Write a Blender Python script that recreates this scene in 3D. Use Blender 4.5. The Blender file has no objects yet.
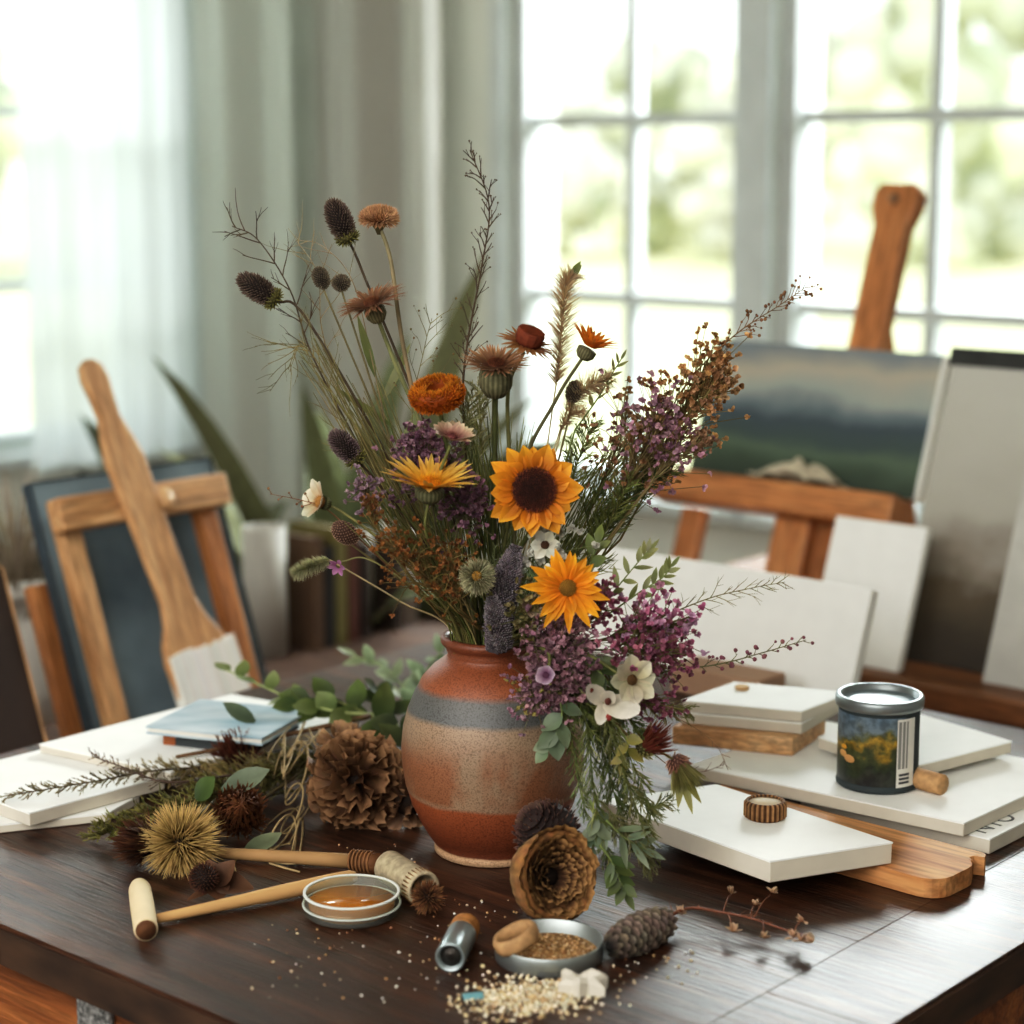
import bpy, math, random
from mathutils import Vector, Matrix, Quaternion, noise as mnoise
V = Vector
random.seed(7)
rnd = random.uniform
SC = bpy.context.scene
COL = SC.collection
PI = math.pi

# ------------------------------------------------------------------ camera frame
FPX = 2000.0
PIT = math.radians(10)
CAM = V((0, -1.80, 1.394))
PHI = math.radians(41)
cP, sP = math.cos(PHI), math.sin(PHI)


def ray(px, py):
    u = (px - 512) / FPX; v = (py - 512) / FPX
    return V((u, math.cos(PIT) - v * math.sin(PIT), -math.sin(PIT) - v * math.cos(PIT)))


def T(px, py, z=0.75):            # point on a horizontal plane
    d = ray(px, py); return CAM + d * ((z - CAM.z) / d.z)


def D(px, py, y=0.0):             # point on the upright plane at depth y
    d = ray(px, py); return CAM + d * ((y - CAM.y) / d.y)


def F(r, b, z=0.0):               # room axes (r along the window wall, b towards it)
    return V((cP * r + sP * b, -sP * r + cP * b, z))


def rb(p):
    return (cP * p.x - sP * p.y, sP * p.x + cP * p.y)


RV, BV, ZV = F(1, 0), F(0, 1), V((0, 0, 1))


def lin(c):
    return tuple((x / 255 / 12.92 if x / 255 <= 0.04045 else ((x / 255 + 0.055) / 1.055) ** 2.4) for x in c)


def mixc(a, b, t):
    return tuple(a[i] + (b[i] - a[i]) * t for i in range(3))


def jit(c, s=0.12):
    k = 1 + rnd(-s, s); return tuple(max(0, min(255, x * k + rnd(-4, 4))) for x in c)


# ------------------------------------------------------------------ mesh builder
def basis(d, up=None):
    z = d.normalized()
    if up is None or abs(z.dot(up.normalized())) > 0.98:
        up = V((0, 0, 1)) if abs(z.z) < 0.9 else V((0, 1, 0))
    x = up.cross(z).normalized(); y = z.cross(x)
    return x, y, z


def catmull(pts, n=6):
    P = [pts[0] * 2 - pts[1]] + list(pts) + [pts[-1] * 2 - pts[-2]]
    out = []
    for i in range(1, len(P) - 2):
        a, b, c, d = P[i - 1], P[i], P[i + 1], P[i + 2]
        for k in range(n):
            t = k / n
            out.append(0.5 * ((2 * b) + (c - a) * t + (2 * a - 5 * b + 4 * c - d) * t * t + (3 * b - a - 3 * c + d) * t ** 3))
    out.append(V(pts[-1]))
    return out


def along(path, t):
    k = t * (len(path) - 1); i = min(int(k), len(path) - 2)
    return path[i].lerp(path[i + 1], k - i), (path[i + 1] - path[i]).normalized()


class MB:
    def __init__(s): s.v = []; s.f = []; s.c = []

    def add(s, vs, fs, cs):
        o = len(s.v); s.v += [V(x) for x in vs]
        s.f += [tuple(i + o for i in f) for f in fs]
        if isinstance(cs, tuple): cs = [cs] * len(vs)
        s.c += list(cs)

    def tube(s, pts, r, c=(255, 255, 255), n=5, c1=None, cap=True):
        m = len(pts)
        if m < 2: return
        rr = r if isinstance(r, (list, tuple)) and len(r) == m else ([r] * m if not isinstance(r, (list, tuple)) else [r[0] + (r[-1] - r[0]) * i / (m - 1) for i in range(m)])
        vs, cs, fs = [], [], []
        d0 = (pts[1] - pts[0])
        x, y, z = basis(d0)
        for i, p in enumerate(pts):
            d = (pts[min(i + 1, m - 1)] - pts[max(i - 1, 0)])
            if d.length < 1e-9: d = d0
            d = d.normalized(); x = (x - d * x.dot(d))
            x = x.normalized() if x.length > 1e-6 else basis(d)[0]
            y = d.cross(x)
            col = c if c1 is None else mixc(c, c1, i / (m - 1))
            for k in range(n):
                a = 2 * PI * k / n
                vs.append(p + (x * math.cos(a) + y * math.sin(a)) * rr[i]); cs.append(col)
        for i in range(m - 1):
            for k in range(n):
                k2 = (k + 1) % n
                fs.append((i * n + k, i * n + k2, (i + 1) * n + k2, (i + 1) * n + k))
        if cap: fs.append(tuple(range(n - 1, -1, -1))); fs.append(tuple((m - 1) * n + k for k in range(n)))
        s.add(vs, fs, cs)

    def hair(s, p, d, L, r, c, c1=None, bend=None):
        q = p + d * (L * 0.55); e = p + d * L
        if bend is not None: q = q + bend * (L * 0.25); e = e + bend * L
        x, y, z = basis(d)
        c1 = c1 or c; cm = mixc(c, c1, .5)
        vs, cs = [], []
        for pt, rr, cc in ((p, r, c), (q, r * .8, cm)):
            for k in range(3):
                a = 2 * PI * k / 3; vs.append(pt + (x * math.cos(a) + y * math.sin(a)) * rr); cs.append(cc)
        vs.append(e); cs.append(c1)
        s.add(vs, [(0, 1, 4, 3), (1, 2, 5, 4), (2, 0, 3, 5), (3, 4, 6), (4, 5, 6), (5, 3, 6)], cs)

    def petal(s, o, d, nrm, L, W, c0, c1, bend=0.0, seg=5, prof=None, cup=0.15, twist=0.0):
        """flat blade from o along d; nrm is its upper side; bend>0 curls to nrm"""
        d = d.normalized(); sd = d.cross(nrm).normalized(); nrm = sd.cross(d).normalized()
        prof = prof or [0.35, 0.75, 1.0, 0.95, 0.62, 0.08]
        vs, cs, fs = [], [], []
        p = V(o); ang = 0.0; m = len(prof)
        for i in range(m):
            t = i / (m - 1)
            w = prof[i] * W * 0.5
            sd2 = (Quaternion(d, twist * t) @ sd) if twist else sd
            nn = (Quaternion(sd, ang) @ nrm)
            col = mixc(c0, c1, t)
            vs += [p - sd2 * w + nn * (cup * w), p, p + sd2 * w + nn * (cup * w)]
            cs += [col, mixc(col, (0, 0, 0), 0.08), col]
            if i < m - 1:
                dd = Quaternion(sd, ang) @ d
                p = p + dd * (L / (m - 1)); ang += bend / (m - 1)
        for i in range(m - 1):
            a = i * 3
            fs += [(a, a + 1, a + 4, a + 3), (a + 1, a + 2, a + 5, a + 4)]
        s.add(vs, fs, cs)

    def ball(s, c, r, col, nu=8, nv=6, M=None, nz=0.0, fr=30.0, col2=None):
        rx, ry, rz = (r, r, r) if not isinstance(r, (tuple, list)) else r
        vs, fs, cs = [], [], []
        for j in range(nv + 1):
            th = PI * j / nv
            for i in range(nu):
                ph = 2 * PI * i / nu
                p = V((rx * math.sin(th) * math.cos(ph), ry * math.sin(th) * math.sin(ph), rz * math.cos(th)))
                if nz: p *= 1 + nz * mnoise.noise((p + c) * fr)
                if M is not None: p = M @ p
                vs.append(c + p); cs.append(mixc(col, col2, j / nv) if col2 else col)
        for j in range(nv):
            for i in range(nu):
                i2 = (i + 1) % nu
                fs.append((j * nu + i, (j + 1) * nu + i, (j + 1) * nu + i2, j * nu + i2))
        s.add(vs, fs, cs)

    def lathe(s, prof, col=(255, 255, 255), n=32, o=V((0, 0, 0)), ax=V((0, 0, 1)), closed=False, wob=None):
        x, y, z = basis(ax)
        vs, fs, cs = [], [], []
        m = len(prof)
        for i, q in enumerate(prof):
            r, h = q[0], q[1]; cc = q[2] if len(q) > 2 else col
            for k in range(n):
                a = 2 * PI * k / n
                rr = r * (wob(a, h) if wob else 1)
                vs.append(o + (x * math.cos(a) + y * math.sin(a)) * rr + z * h); cs.append(cc)
        for i in range(m - 1):
            for k in range(n):
                k2 = (k + 1) % n
                fs.append((i * n + k, i * n + k2, (i + 1) * n + k2, (i + 1) * n + k))
        if closed:
            for k in range(n):
                k2 = (k + 1) % n
                fs.append(((m - 1) * n + k, (m - 1) * n + k2, k2, k))
        else:
            fs.append(tuple(range(n - 1, -1, -1))); fs.append(tuple((m - 1) * n + k for k in range(n)))
        s.add(vs, fs, cs)

    def box(s, c, h, col=(255, 255, 255), ax=None):
        ax = ax or (V((1, 0, 0)), V((0, 1, 0)), V((0, 0, 1)))
        vs = []
        for k in range(8):
            sx, sy, sz = (1 if k & 1 else -1), (1 if k & 2 else -1), (1 if k & 4 else -1)
            vs.append(V(c) + ax[0] * (sx * h[0]) + ax[1] * (sy * h[1]) + ax[2] * (sz * h[2]))
        s.add(vs, [(0, 2, 3, 1), (4, 5, 7, 6), (0, 1, 5, 4), (2, 6, 7, 3), (0, 4, 6, 2), (1, 3, 7, 5)], col)

    def bx(s, a, b, col=(255, 255, 255)):
        s.box([(a[i] + b[i]) / 2 for i in range(3)], [abs(b[i] - a[i]) / 2 for i in range(3)], col)

    def prism(s, poly, z0, z1, col=(255, 255, 255), M=None):
        n = len(poly)
        vs = [V((p[0], p[1], z0)) for p in poly] + [V((p[0], p[1], z1)) for p in poly]
        if M is not None: vs = [M @ v for v in vs]
        fs = [tuple(range(n - 1, -1, -1)), tuple(range(n, 2 * n))] + [(i, (i + 1) % n, n + (i + 1) % n, n + i) for i in range(n)]
        s.add(vs, fs, col)


# ------------------------------------------------------------------ scene objects
def thing(name, label, cat, loc=(0, 0, 0), rotz=0.0, group=None, M=None, kind=None):
    o = bpy.data.objects.new(name, None); COL.objects.link(o)
    o.empty_display_size = 0.02
    if M is not None: o.matrix_world = M
    else:
        o.location = loc; o.rotation_euler = (0, 0, rotz)
    if label: o['label'] = label
    if cat: o['category'] = cat
    if group: o['group'] = group
    if kind: o['kind'] = kind
    o['_m'] = 0
    del o['_m']
    MATS[o.name] = M.copy() if M is not None else Matrix.Translation(V(loc)) @ Matrix.Rotation(rotz, 4, 'Z')
    return o


MATS = {}


def part(name, mb, mat, parent=None, smooth=True, world=False, bevel=0.0, label=None, sub=0):
    """link mb as ONE mesh object; world=True: mb is in world coordinates"""
    me = bpy.data.meshes.new(name)
    top = parent
    while top is not None and top.parent is not None: top = top.parent
    vs = mb.v
    if world and top is not None:
        inv = MATS[top.name].inverted(); vs = [inv @ v for v in vs]
    me.from_pydata([tuple(v) for v in vs], [], mb.f)
    at = me.color_attributes.new('Col', 'FLOAT_COLOR', 'POINT')
    buf = []
    for c in mb.c:
        l = lin(c); buf += [l[0], l[1], l[2], 1.0]
    at.data.foreach_set('color', buf)
    if smooth: me.polygons.foreach_set('use_smooth', [True] * len(me.polygons))
    me.materials.append(mat)
    me.update()
    o = bpy.data.objects.new(name, me); COL.objects.link(o)
    if parent is not None: o.parent = parent
    if bevel:
        b = o.modifiers.new('bevel', 'BEVEL'); b.width = bevel; b.segments = 2; b.limit_method = 'ANGLE'; b.angle_limit = math.radians(40)
    if label: o['label'] = label
    return o


def single(name, mb, mat, label, cat, group=None, **k):
    """a thing that is one mesh, its origin at its base"""
    lo = min(v.z for v in mb.v)
    c = sum((v for v in mb.v), V((0, 0, 0))) / len(mb.v); c = V((c.x, c.y, lo))
    mb.v = [v - c for v in mb.v]
    o = part(name, mb, mat, None, **k); o.location = c
    o['label'] = label; o['category'] = cat
    if group: o['group'] = group
    return o


def struct(name, mb, mat, parent=None, smooth=False, **k):
    o = part(name, mb, mat, parent, smooth=smooth, **k)
    if parent is None: o['kind'] = 'structure'
    return o


# ------------------------------------------------------------------ materials
def newmat(name):
    m = bpy.data.materials.new(name); m.use_nodes = True
    nt = m.node_tree; nt.nodes.clear()
    out = nt.nodes.new('ShaderNodeOutputMaterial')
    return m, nt, out


def N(nt, t, **k):
    n = nt.nodes.new(t)
    for a, v in k.items():
        if a in n.inputs: n.inputs[a].default_value = v
        else: setattr(n, a, v)
    return n


def ramp(nt, stops):
    r = nt.nodes.new('ShaderNodeValToRGB'); e = r.color_ramp.elements
    while len(e) > 1: e.remove(e[-1])
    e[0].position = stops[0][0]; e[0].color = (*lin(stops[0][1]), 1)
    for p, c in stops[1:]:
        x = e.new(p); x.color = (*lin(c), 1)
    return r


def mapped(nt, scale=(1, 1, 1), rot=(0, 0, 0), coord='Object'):
    tc = nt.nodes.new('ShaderNodeTexCoord'); mp = nt.nodes.new('ShaderNodeMapping')
    mp.inputs['Scale'].default_value = scale; mp.inputs['Rotation'].default_value = rot
    nt.links.new(tc.outputs[coord], mp.inputs['Vector'])
    return mp


def mix(nt, a, b, fac, mode='MIX'):
    m = nt.nodes.new('ShaderNodeMix'); m.data_type = 'RGBA'; m.blend_type = mode
    for i, x in ((6, a), (7, b), (0, fac)):
        if hasattr(x, 'is_output') or isinstance(x, bpy.types.NodeSocket): nt.links.new(x, m.inputs[i])
        elif i == 0: m.inputs[0].default_value = x
        else: m.inputs[i].default_value = (*lin(x), 1)
    return m.outputs[2]


def botanical(name, rough=0.7, transl=0.25, var=0.35, scale=120.0, bump=0.0, metal=0.0, spec=0.3, tint=None):
    """vertex-coloured material with noise variation"""
    m, nt, out = newmat(name); L = nt.links
    at = N(nt, 'ShaderNodeAttribute', attribute_name='Col')
    mp = mapped(nt)
    nz = N(nt, 'ShaderNodeTexNoise', Scale=scale, Detail=4.0)
    L.new(mp.outputs[0], nz.inputs['Vector'])
    mr = N(nt, 'ShaderNodeMapRange'); mr.inputs[1].default_value = .25; mr.inputs[2].default_value = .75
    mr.inputs[3].default_value = 1 - var; mr.inputs[4].default_value = 1 + var * .6
    L.new(nz.outputs[0], mr.inputs[0])
    mul = N(nt, 'ShaderNodeVectorMath', operation='SCALE')
    L.new(at.outputs['Color'], mul.inputs[0]); L.new(mr.outputs[0], mul.inputs['Scale'])
    bs = N(nt, 'ShaderNodeBsdfPrincipled', Roughness=rough, Metallic=metal)
    bs.inputs['Specular IOR Level'].default_value = spec
    L.new(mul.outputs[0], bs.inputs['Base Color'])
    if bump:
        bp = N(nt, 'ShaderNodeBump', Strength=bump, Distance=0.002)
        L.new(nz.outputs[0], bp.inputs['Height']); L.new(bp.outputs[0], bs.inputs['Normal'])
    sh = bs.outputs[0]
    if transl:
        tr = N(nt, 'ShaderNodeBsdfTranslucent'); L.new(mul.outputs[0], tr.inputs['Color'])
        mx = N(nt, 'ShaderNodeMixShader'); mx.inputs[0].default_value = transl
        L.new(bs.outputs[0], mx.inputs[1]); L.new(tr.outputs[0], mx.inputs[2]); sh = mx.outputs[0]
    L.new(sh, out.inputs[0])
    return m


def woodmat(name, dark, mid, light, rough=0.5, along='X', scale=6.0, stretch=12.0, bump=0.25, coat=0.0):
    m, nt, out = newmat(name); L = nt.links
    sc = [stretch] * 3; sc['XYZ'.index(along)] = 1.0
    mp = mapped(nt, scale=tuple(sc))
    nz = N(nt, 'ShaderNodeTexNoise', Scale=scale, Detail=6.0, Distortion=0.6)
    L.new(mp.outputs[0], nz.inputs['Vector'])
    cr = ramp(nt, [(0.3, dark), (0.5, mid), (0.72, light)]); L.new(nz.outputs[0], cr.inputs[0])
    n2 = N(nt, 'ShaderNodeTexNoise', Scale=scale * 5, Detail=3.0); L.new(mp.outputs[0], n2.inputs['Vector'])
    c2 = ramp(nt, [(0.35, (150, 150, 150)), (0.6, (255, 255, 255))]); L.new(n2.outputs[0], c2.inputs[0])
    colr = mix(nt, cr.outputs[0], c2.outputs[0], 0.55, 'MULTIPLY')
    bs = N(nt, 'ShaderNodeBsdfPrincipled', Roughness=rough)
    bs.inputs['Coat Weight'].default_value = coat; bs.inputs['Coat Roughness'].default_value = .2
    L.new(colr, bs.inputs['Base Color'])
    bp = N(nt, 'ShaderNodeBump', Strength=bump, Distance=0.002)
    L.new(n2.outputs[0], bp.inputs['Height']); L.new(bp.outputs[0], bs.inputs['Normal'])
    L.new(bs.outputs[0], out.inputs[0])
    return m


def plain(name, c, rough=0.7, var=0.1, scale=20.0, bump=0.0, metal=0.0, spec=0.4, c2=None, stretch=(1, 1, 1), detail=4.0):
    m, nt, out = newmat(name); L = nt.links
    mp = mapped(nt, scale=stretch)
    nz = N(nt, 'ShaderNodeTexNoise', Scale=scale, Detail=detail); L.new(mp.outputs[0], nz.inputs['Vector'])
    a = tuple(x * (1 - var) for x in c); b = c2 or tuple(min(255, x * (1 + var)) for x in c)
    cr = ramp(nt, [(0.3, a), (0.7, b)]); L.new(nz.outputs[0], cr.inputs[0])
    bs = N(nt, 'ShaderNodeBsdfPrincipled', Roughness=rough, Metallic=metal)
    bs.inputs['Specular IOR Level'].default_value = spec
    L.new(cr.outputs[0], bs.inputs['Base Color'])
    if bump:
        bp = N(nt, 'ShaderNodeBump', Strength=bump, Distance=0.002)
        L.new(nz.outputs[0], bp.inputs['Height']); L.new(bp.outputs[0], bs.inputs['Normal'])
    L.new(bs.outputs[0], out.inputs[0])
    return m


def glassmat(name, tint=(250, 252, 250), refl=0.06):
    m, nt, out = newmat(name); L = nt.links
    t = N(nt, 'ShaderNodeBsdfTransparent'); t.inputs[0].default_value = (*lin(tint), 1)
    g = N(nt, 'ShaderNodeBsdfGlossy', Roughness=0.03)
    fr = N(nt, 'ShaderNodeLayerWeight', Blend=0.25)
    mr = N(nt, 'ShaderNodeMapRange'); mr.inputs[3].default_value = refl * .4; mr.inputs[4].default_value = min(1, refl * 6)
    L.new(fr.outputs['Fresnel'], mr.inputs[0])
    mx = N(nt, 'ShaderNodeMixShader'); L.new(mr.outputs[0], mx.inputs[0])
    L.new(t.outputs[0], mx.inputs[1]); L.new(g.outputs[0], mx.inputs[2]); L.new(mx.outputs[0], out.inputs[0])
    return m


BOT = botanical('dried plant tissue')
PETAL = botanical('petal tissue', rough=0.6, transl=0.3, var=0.22, scale=90)
STEMM = botanical('plant stem', rough=0.65, transl=0.0, var=0.35, scale=70)
LEAFM = botanical('leaf tissue', rough=0.45, transl=0.3, var=0.25, scale=60, spec=0.45)
SEED = botanical('seed head tissue', rough=0.8, transl=0.0, var=0.4, scale=160)
PAINTM = botanical('matte coloured surface', rough=0.75, transl=0.0, var=0.08, scale=25)
METALM = botanical('brushed metal', rough=0.38, transl=0.0, var=0.12, scale=40, metal=0.85)
CANVAS = plain('white primed board', (242, 243, 238), .75, .012, 30)
BOARDEDGE = plain('board edge', (206, 199, 184), .85, .025, 25)
WHITEPAINT = plain('white painted timber', (200, 206, 205), .5, .03, 8)
WALLM = plain('wall plaster', (212, 214, 206), .9, .03, 3)
FLOORM = woodmat('floor boards', (70, 52, 38), (105, 80, 58), (130, 102, 76), .5, 'X', 3, 10)
CEILM = plain('ceiling plaster', (228, 228, 222), .9, .02, 3)
EASELW = woodmat('easel wood', (160, 102, 56), (194, 130, 78), (212, 152, 98), .45, 'Z', 5, 10)
EASELH = woodmat('easel wood crosswise', (160, 102, 56), (196, 132, 80), (214, 156, 102), .45, 'X', 5, 10)
PALEW = woodmat('pale wood', (176, 128, 84), (208, 162, 114), (224, 184, 138), .55, 'Z', 5, 10)
PALEH = woodmat('pale wood crosswise', (172, 124, 80), (208, 162, 114), (226, 188, 142), .55, 'X', 5, 10)
BENCHD = woodmat('dark bench wood', (62, 44, 34), (88, 62, 46), (106, 78, 60), .6, 'X', 4, 10)
BENCHW = woodmat('bench wood', (92, 58, 34), (128, 82, 48), (150, 100, 62), .5, 'X', 4, 10)
GLASS = glassmat('window glass')
# ================================================================== camera, world, lamps
cam = bpy.data.cameras.new('camera'); co = bpy.data.objects.new('camera', cam); COL.objects.link(co)
co.location = CAM; co.rotation_euler = (math.radians(90) - PIT, 0, 0)
cam.sensor_width = 36; cam.lens = FPX / 1024 * 36
cam.dof.use_dof = True; cam.dof.focus_distance = 1.83; cam.dof.aperture_fstop = 3.3
cam.clip_start = 0.05; cam.clip_end = 300
SC.camera = co
SC.view_settings.view_transform = 'Standard'
SC.view_settings.look = 'None'
SC.view_settings.exposure = 0.0
SC.view_settings.use_curve_mapping = True
cv = SC.view_settings.curve_mapping
for x_, y_ in ((.04, .029), (.18, .172), (.5, .56)): cv.curves[3].points.new(x_, y_)
cv.update()

w = bpy.data.worlds.new('sky'); SC.world = w; w.use_nodes = True
nt = w.node_tree; nt.nodes.clear()
wo = nt.nodes.new('ShaderNodeOutputWorld'); bg = nt.nodes.new('ShaderNodeBackground')
tc = nt.nodes.new('ShaderNodeTexCoord'); sx = nt.nodes.new('ShaderNodeSeparateXYZ')
nt.links.new(tc.outputs['Generated'], sx.inputs[0])
cr = ramp(nt, [(0.0, (205, 214, 190)), (0.5, (246, 250, 240)), (0.62, (225, 240, 246)), (1.0, (205, 228, 245))])
mr = nt.nodes.new('ShaderNodeMapRange'); mr.inputs[1].default_value = -1; mr.inputs[2].default_value = 1
nt.links.new(sx.outputs['Z'], mr.inputs[0]); nt.links.new(mr.outputs[0], cr.inputs[0])
nt.links.new(cr.outputs[0], bg.inputs[0]); bg.inputs[1].default_value = 2.4
nt.links.new(bg.outputs[0], wo.inputs[0])


def area(name, loc, target, size, power, color=(1, 1, 1), sy=None):
    l = bpy.data.lights.new(name, 'AREA'); l.energy = power; l.color = color; l.size = size
    if sy: l.shape = 'RECTANGLE'; l.size_y = sy
    o = bpy.data.objects.new(name, l); COL.objects.link(o); o.location = loc
    o.rotation_euler = (V(target) - V(loc)).to_track_quat('-Z', 'Y').to_euler()
    return o


sun = bpy.data.lights.new('sun', 'SUN'); sun.energy = 4.5; sun.angle = math.radians(3); sun.color = (1, .96, .86)
so = bpy.data.objects.new('sun', sun); COL.objects.link(so)
so.rotation_euler = V((0.25, 0.7, -0.75)).to_track_quat('-Z', 'Y').to_euler()

B0, R0 = 2.585, -3.43          # window wall plane, left wall plane
RR, BF, HC = 3.0, -3.4, 2.75   # the unseen walls and the ceiling
RM = Matrix.Rotation(-PHI, 4, 'Z')


def rbz(mb):
    """builder coordinates (r, b, z) -> world"""
    mb.v = [F(v.x, v.y, v.z) for v in mb.v]; return mb


def rframe(r, b, z): return Matrix.Translation(F(r, b, z)) @ RM


area('sky lamp beyond the window', F(-1.2, B0 + 1.6, 3.0), F(-.6, 0.2, .8), 2.6, 820, (.95, .98, 1.0), 1.6)
area('sky lamp beyond the side window', F(R0 - 1.5, 1.3, 2.9), F(0, 0.0, .8), 2.4, 230, (.95, .98, 1.0), 1.6)
area('added fill lamp', F(.3, -1.9, 2.6), F(-.2, .2, .8), 3.0, 150, (1, .965, .92))  # unseen soft lamp added behind the camera to fill the front

# ------------------------------------------------------------------ room shell
mb = MB(); mb.bx((R0 - .2, BF - .2, -.08), (RR + .2, B0 + .2, 0)); struct('floor', rbz(mb), FLOORM)
mb = MB(); mb.bx((R0 - .2, BF - .2, HC), (RR + .2, B0 + .2, HC + .1)); struct('ceiling', rbz(mb), CEILM)
W1, W2 = (-2.265, -1.53), (-1.445, -0.66)      # openings in the window wall (r ranges)
ZB, ZT = .57, 2.42
mb = MB()
for a, b in ((R0 - .2, W1[0]), (W1[1], W2[0]), (W2[1], RR + .2)): mb.bx((a, B0, 0), (b, B0 + .2, HC))
for a, b in (W1, W2): mb.bx((a, B0, 0), (b, B0 + .2, ZB)); mb.bx((a, B0, ZT), (b, B0 + .2, HC))
struct('wall_back', rbz(mb), WALLM)
LW = (1.16, 2.36)
mb = MB()
mb.bx((R0 - .2, BF, 0), (R0, LW[0], HC)); mb.bx((R0 - .2, LW[1], 0), (R0, B0, HC))
mb.bx((R0 - .2, LW[0], 0), (R0, LW[1], .60)); mb.bx((R0 - .2, LW[0], ZT), (R0, LW[1], HC))
struct('wall_left', rbz(mb), WALLM)
mb = MB(); mb.bx((RR, BF, 0), (RR + .2, B0, HC)); struct('wall_right', rbz(mb), WALLM)
mb = MB(); mb.bx((R0 - .2, BF - .2, 0), (RR + .2, BF, HC)); struct('wall_front', rbz(mb), WALLM)
mb = MB(); mb.bx((R0, B0 - .02, 0), (RR, B0, .11)); struct('baseboard_back', rbz(mb), WHITEPAINT)
mb = MB(); mb.bx((R0, BF, 0), (R0 + .02, B0 - .02, .11)); struct('baseboard_left', rbz(mb), WHITEPAINT)


def window(name, M, w, z0, z1, rows, cols):
    """M: origin at the middle of the opening on the inner wall face; local x along, y outwards"""
    root = thing(name, None, None, M=M, kind='structure')
    fr = MB(); h = w / 2; d0, d1 = .02, .11
    fr.bx((-h, d0, z0), (-h + .045, d1, z1)); fr.bx((h - .045, d0, z0), (h, d1, z1))
    fr.bx((-h + .045, d0, z0), (h - .045, d1, z0 + .05)); fr.bx((-h + .045, d0, z1 - .05), (h - .045, d1, z1))
    # casing on the room side
    for s in (-1, 1): fr.bx((s * h, -.022, z0 - .03), (s * (h + .045), 0, z1 + .05))
    part('window_frame', fr, WHITEPAINT, root, smooth=False, bevel=.004)
    si = MB(); si.bx((-h - .06, -.06, z0 - .035), (h + .06, .03, z0)); part('window_sill', si, WHITEPAINT, root, smooth=False, bevel=.006)
    mu = MB(); t = .015
    for i in range(1, cols):
        x = -h + .045 + (w - .09) * i / cols; mu.bx((x - t, .045, z0 + .05), (x + t, .085, z1 - .05))
    for j in rows:
        for i in range(cols):
            xa = -h + .045 + (w - .09) * i / cols; xb = -h + .045 + (w - .09) * (i + 1) / cols
            mu.bx((xa + (t if i else 0), .045, j - t), (xb - (t if i < cols - 1 else 0), .085, j + t))
    part('muntin', mu, WHITEPAINT, root, smooth=False)
    pn = MB(); pn.bx((-h + .045, .063, z0 + .05), (h - .045, .067, z1 - .05)); part('pane', pn, GLASS, root, smooth=False)
    return root


RWS = (1.05, 1.49, 1.93)
window('window_1', rframe((W1[0] + W1[1]) / 2, B0, 0), W1[1] - W1[0], ZB, ZT, RWS, 2)
window('window_2', rframe((W2[0] + W2[1]) / 2, B0, 0), W2[1] - W2[0], ZB, ZT, RWS, 2)
ML = Matrix.Translation(F(R0, (LW[0] + LW[1]) / 2, 0)) @ RM @ Matrix.Rotation(PI / 2, 4, 'Z')
window('window_3', ML, LW[1] - LW[0], .60, ZT, (1.05, 1.52, 1.96), 2)

# ------------------------------------------------------------------ curtains
def clothmat(name, c, transp=0.0, transl=0.4):
    m, nt, out = newmat(name); L = nt.links
    d = N(nt, 'ShaderNodeBsdfDiffuse'); t = N(nt, 'ShaderNodeBsdfTranslucent')
    mp = mapped(nt, scale=(260, 260, 260)); nz = N(nt, 'ShaderNodeTexNoise', Scale=1.0, Detail=2.0); L.new(mp.outputs[0], nz.inputs['Vector'])
    cr = ramp(nt, [(.3, tuple(x * .95 for x in c)), (.7, c)]); L.new(nz.outputs[0], cr.inputs[0])
    L.new(cr.outputs[0], d.inputs[0]); L.new(cr.outputs[0], t.inputs[0])
    a = N(nt, 'ShaderNodeMixShader'); a.inputs[0].default_value = transl
    L.new(d.outputs[0], a.inputs[1]); L.new(t.outputs[0], a.inputs[2]); sh = a.outputs[0]
    if transp:
        tr = N(nt, 'ShaderNodeBsdfTransparent'); b = N(nt, 'ShaderNodeMixShader'); b.inputs[0].default_value = transp
        L.new(sh, b.inputs[1]); L.new(tr.outputs[0], b.inputs[2]); sh = b.outputs[0]
    L.new(sh, out.inputs[0]); return m


SHEER = clothmat('sheer white voile', (222, 228, 226), .06, .5)
LINEN = clothmat('grey green linen', (220, 222, 214), .0, .35)


def drape(t0, t1, z0, z1, amp, waves, off, along_r=True, seed=0, n=90, m=10):
    """hanging cloth between t0 and t1 along a wall; off = distance plane"""
    mb = MB(); vs, fs = [], []
    rg = random.Random(seed); ph = [rg.uniform(0, 6) for _ in range(4)]
    for j in range(m + 1):
        z = z0 + (z1 - z0) * j / m
        for i in range(n + 1):
            t = i / n; x = t0 + (t1 - t0) * t
            k = amp * (math.sin(2 * PI * waves * t + ph[0] + .3 * math.sin(3 * t + ph[1])) * .7 + .3 * math.sin(2 * PI * waves * 2.3 * t + ph[2] + .4 * j / m))
            vs.append(F(x, off + k, z) if along_r else F(off + k, x, z))
    for j in range(m):
        for i in range(n):
            a = j * (n + 1) + i; fs.append((a, a + 1, a + n + 2, a + n + 1))
    mb.add(vs, fs, (255, 255, 255)); return mb


def curtain(label, mb, mat, group=None):
    lo = min(v.z for v in mb.v); c = sum((v for v in mb.v), V((0, 0, 0))) / len(mb.v)
    t = thing('curtain', label, 'curtain', (c.x, c.y, lo), 0, group)
    part('fabric', mb, mat, t, world=True)
    return t


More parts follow.
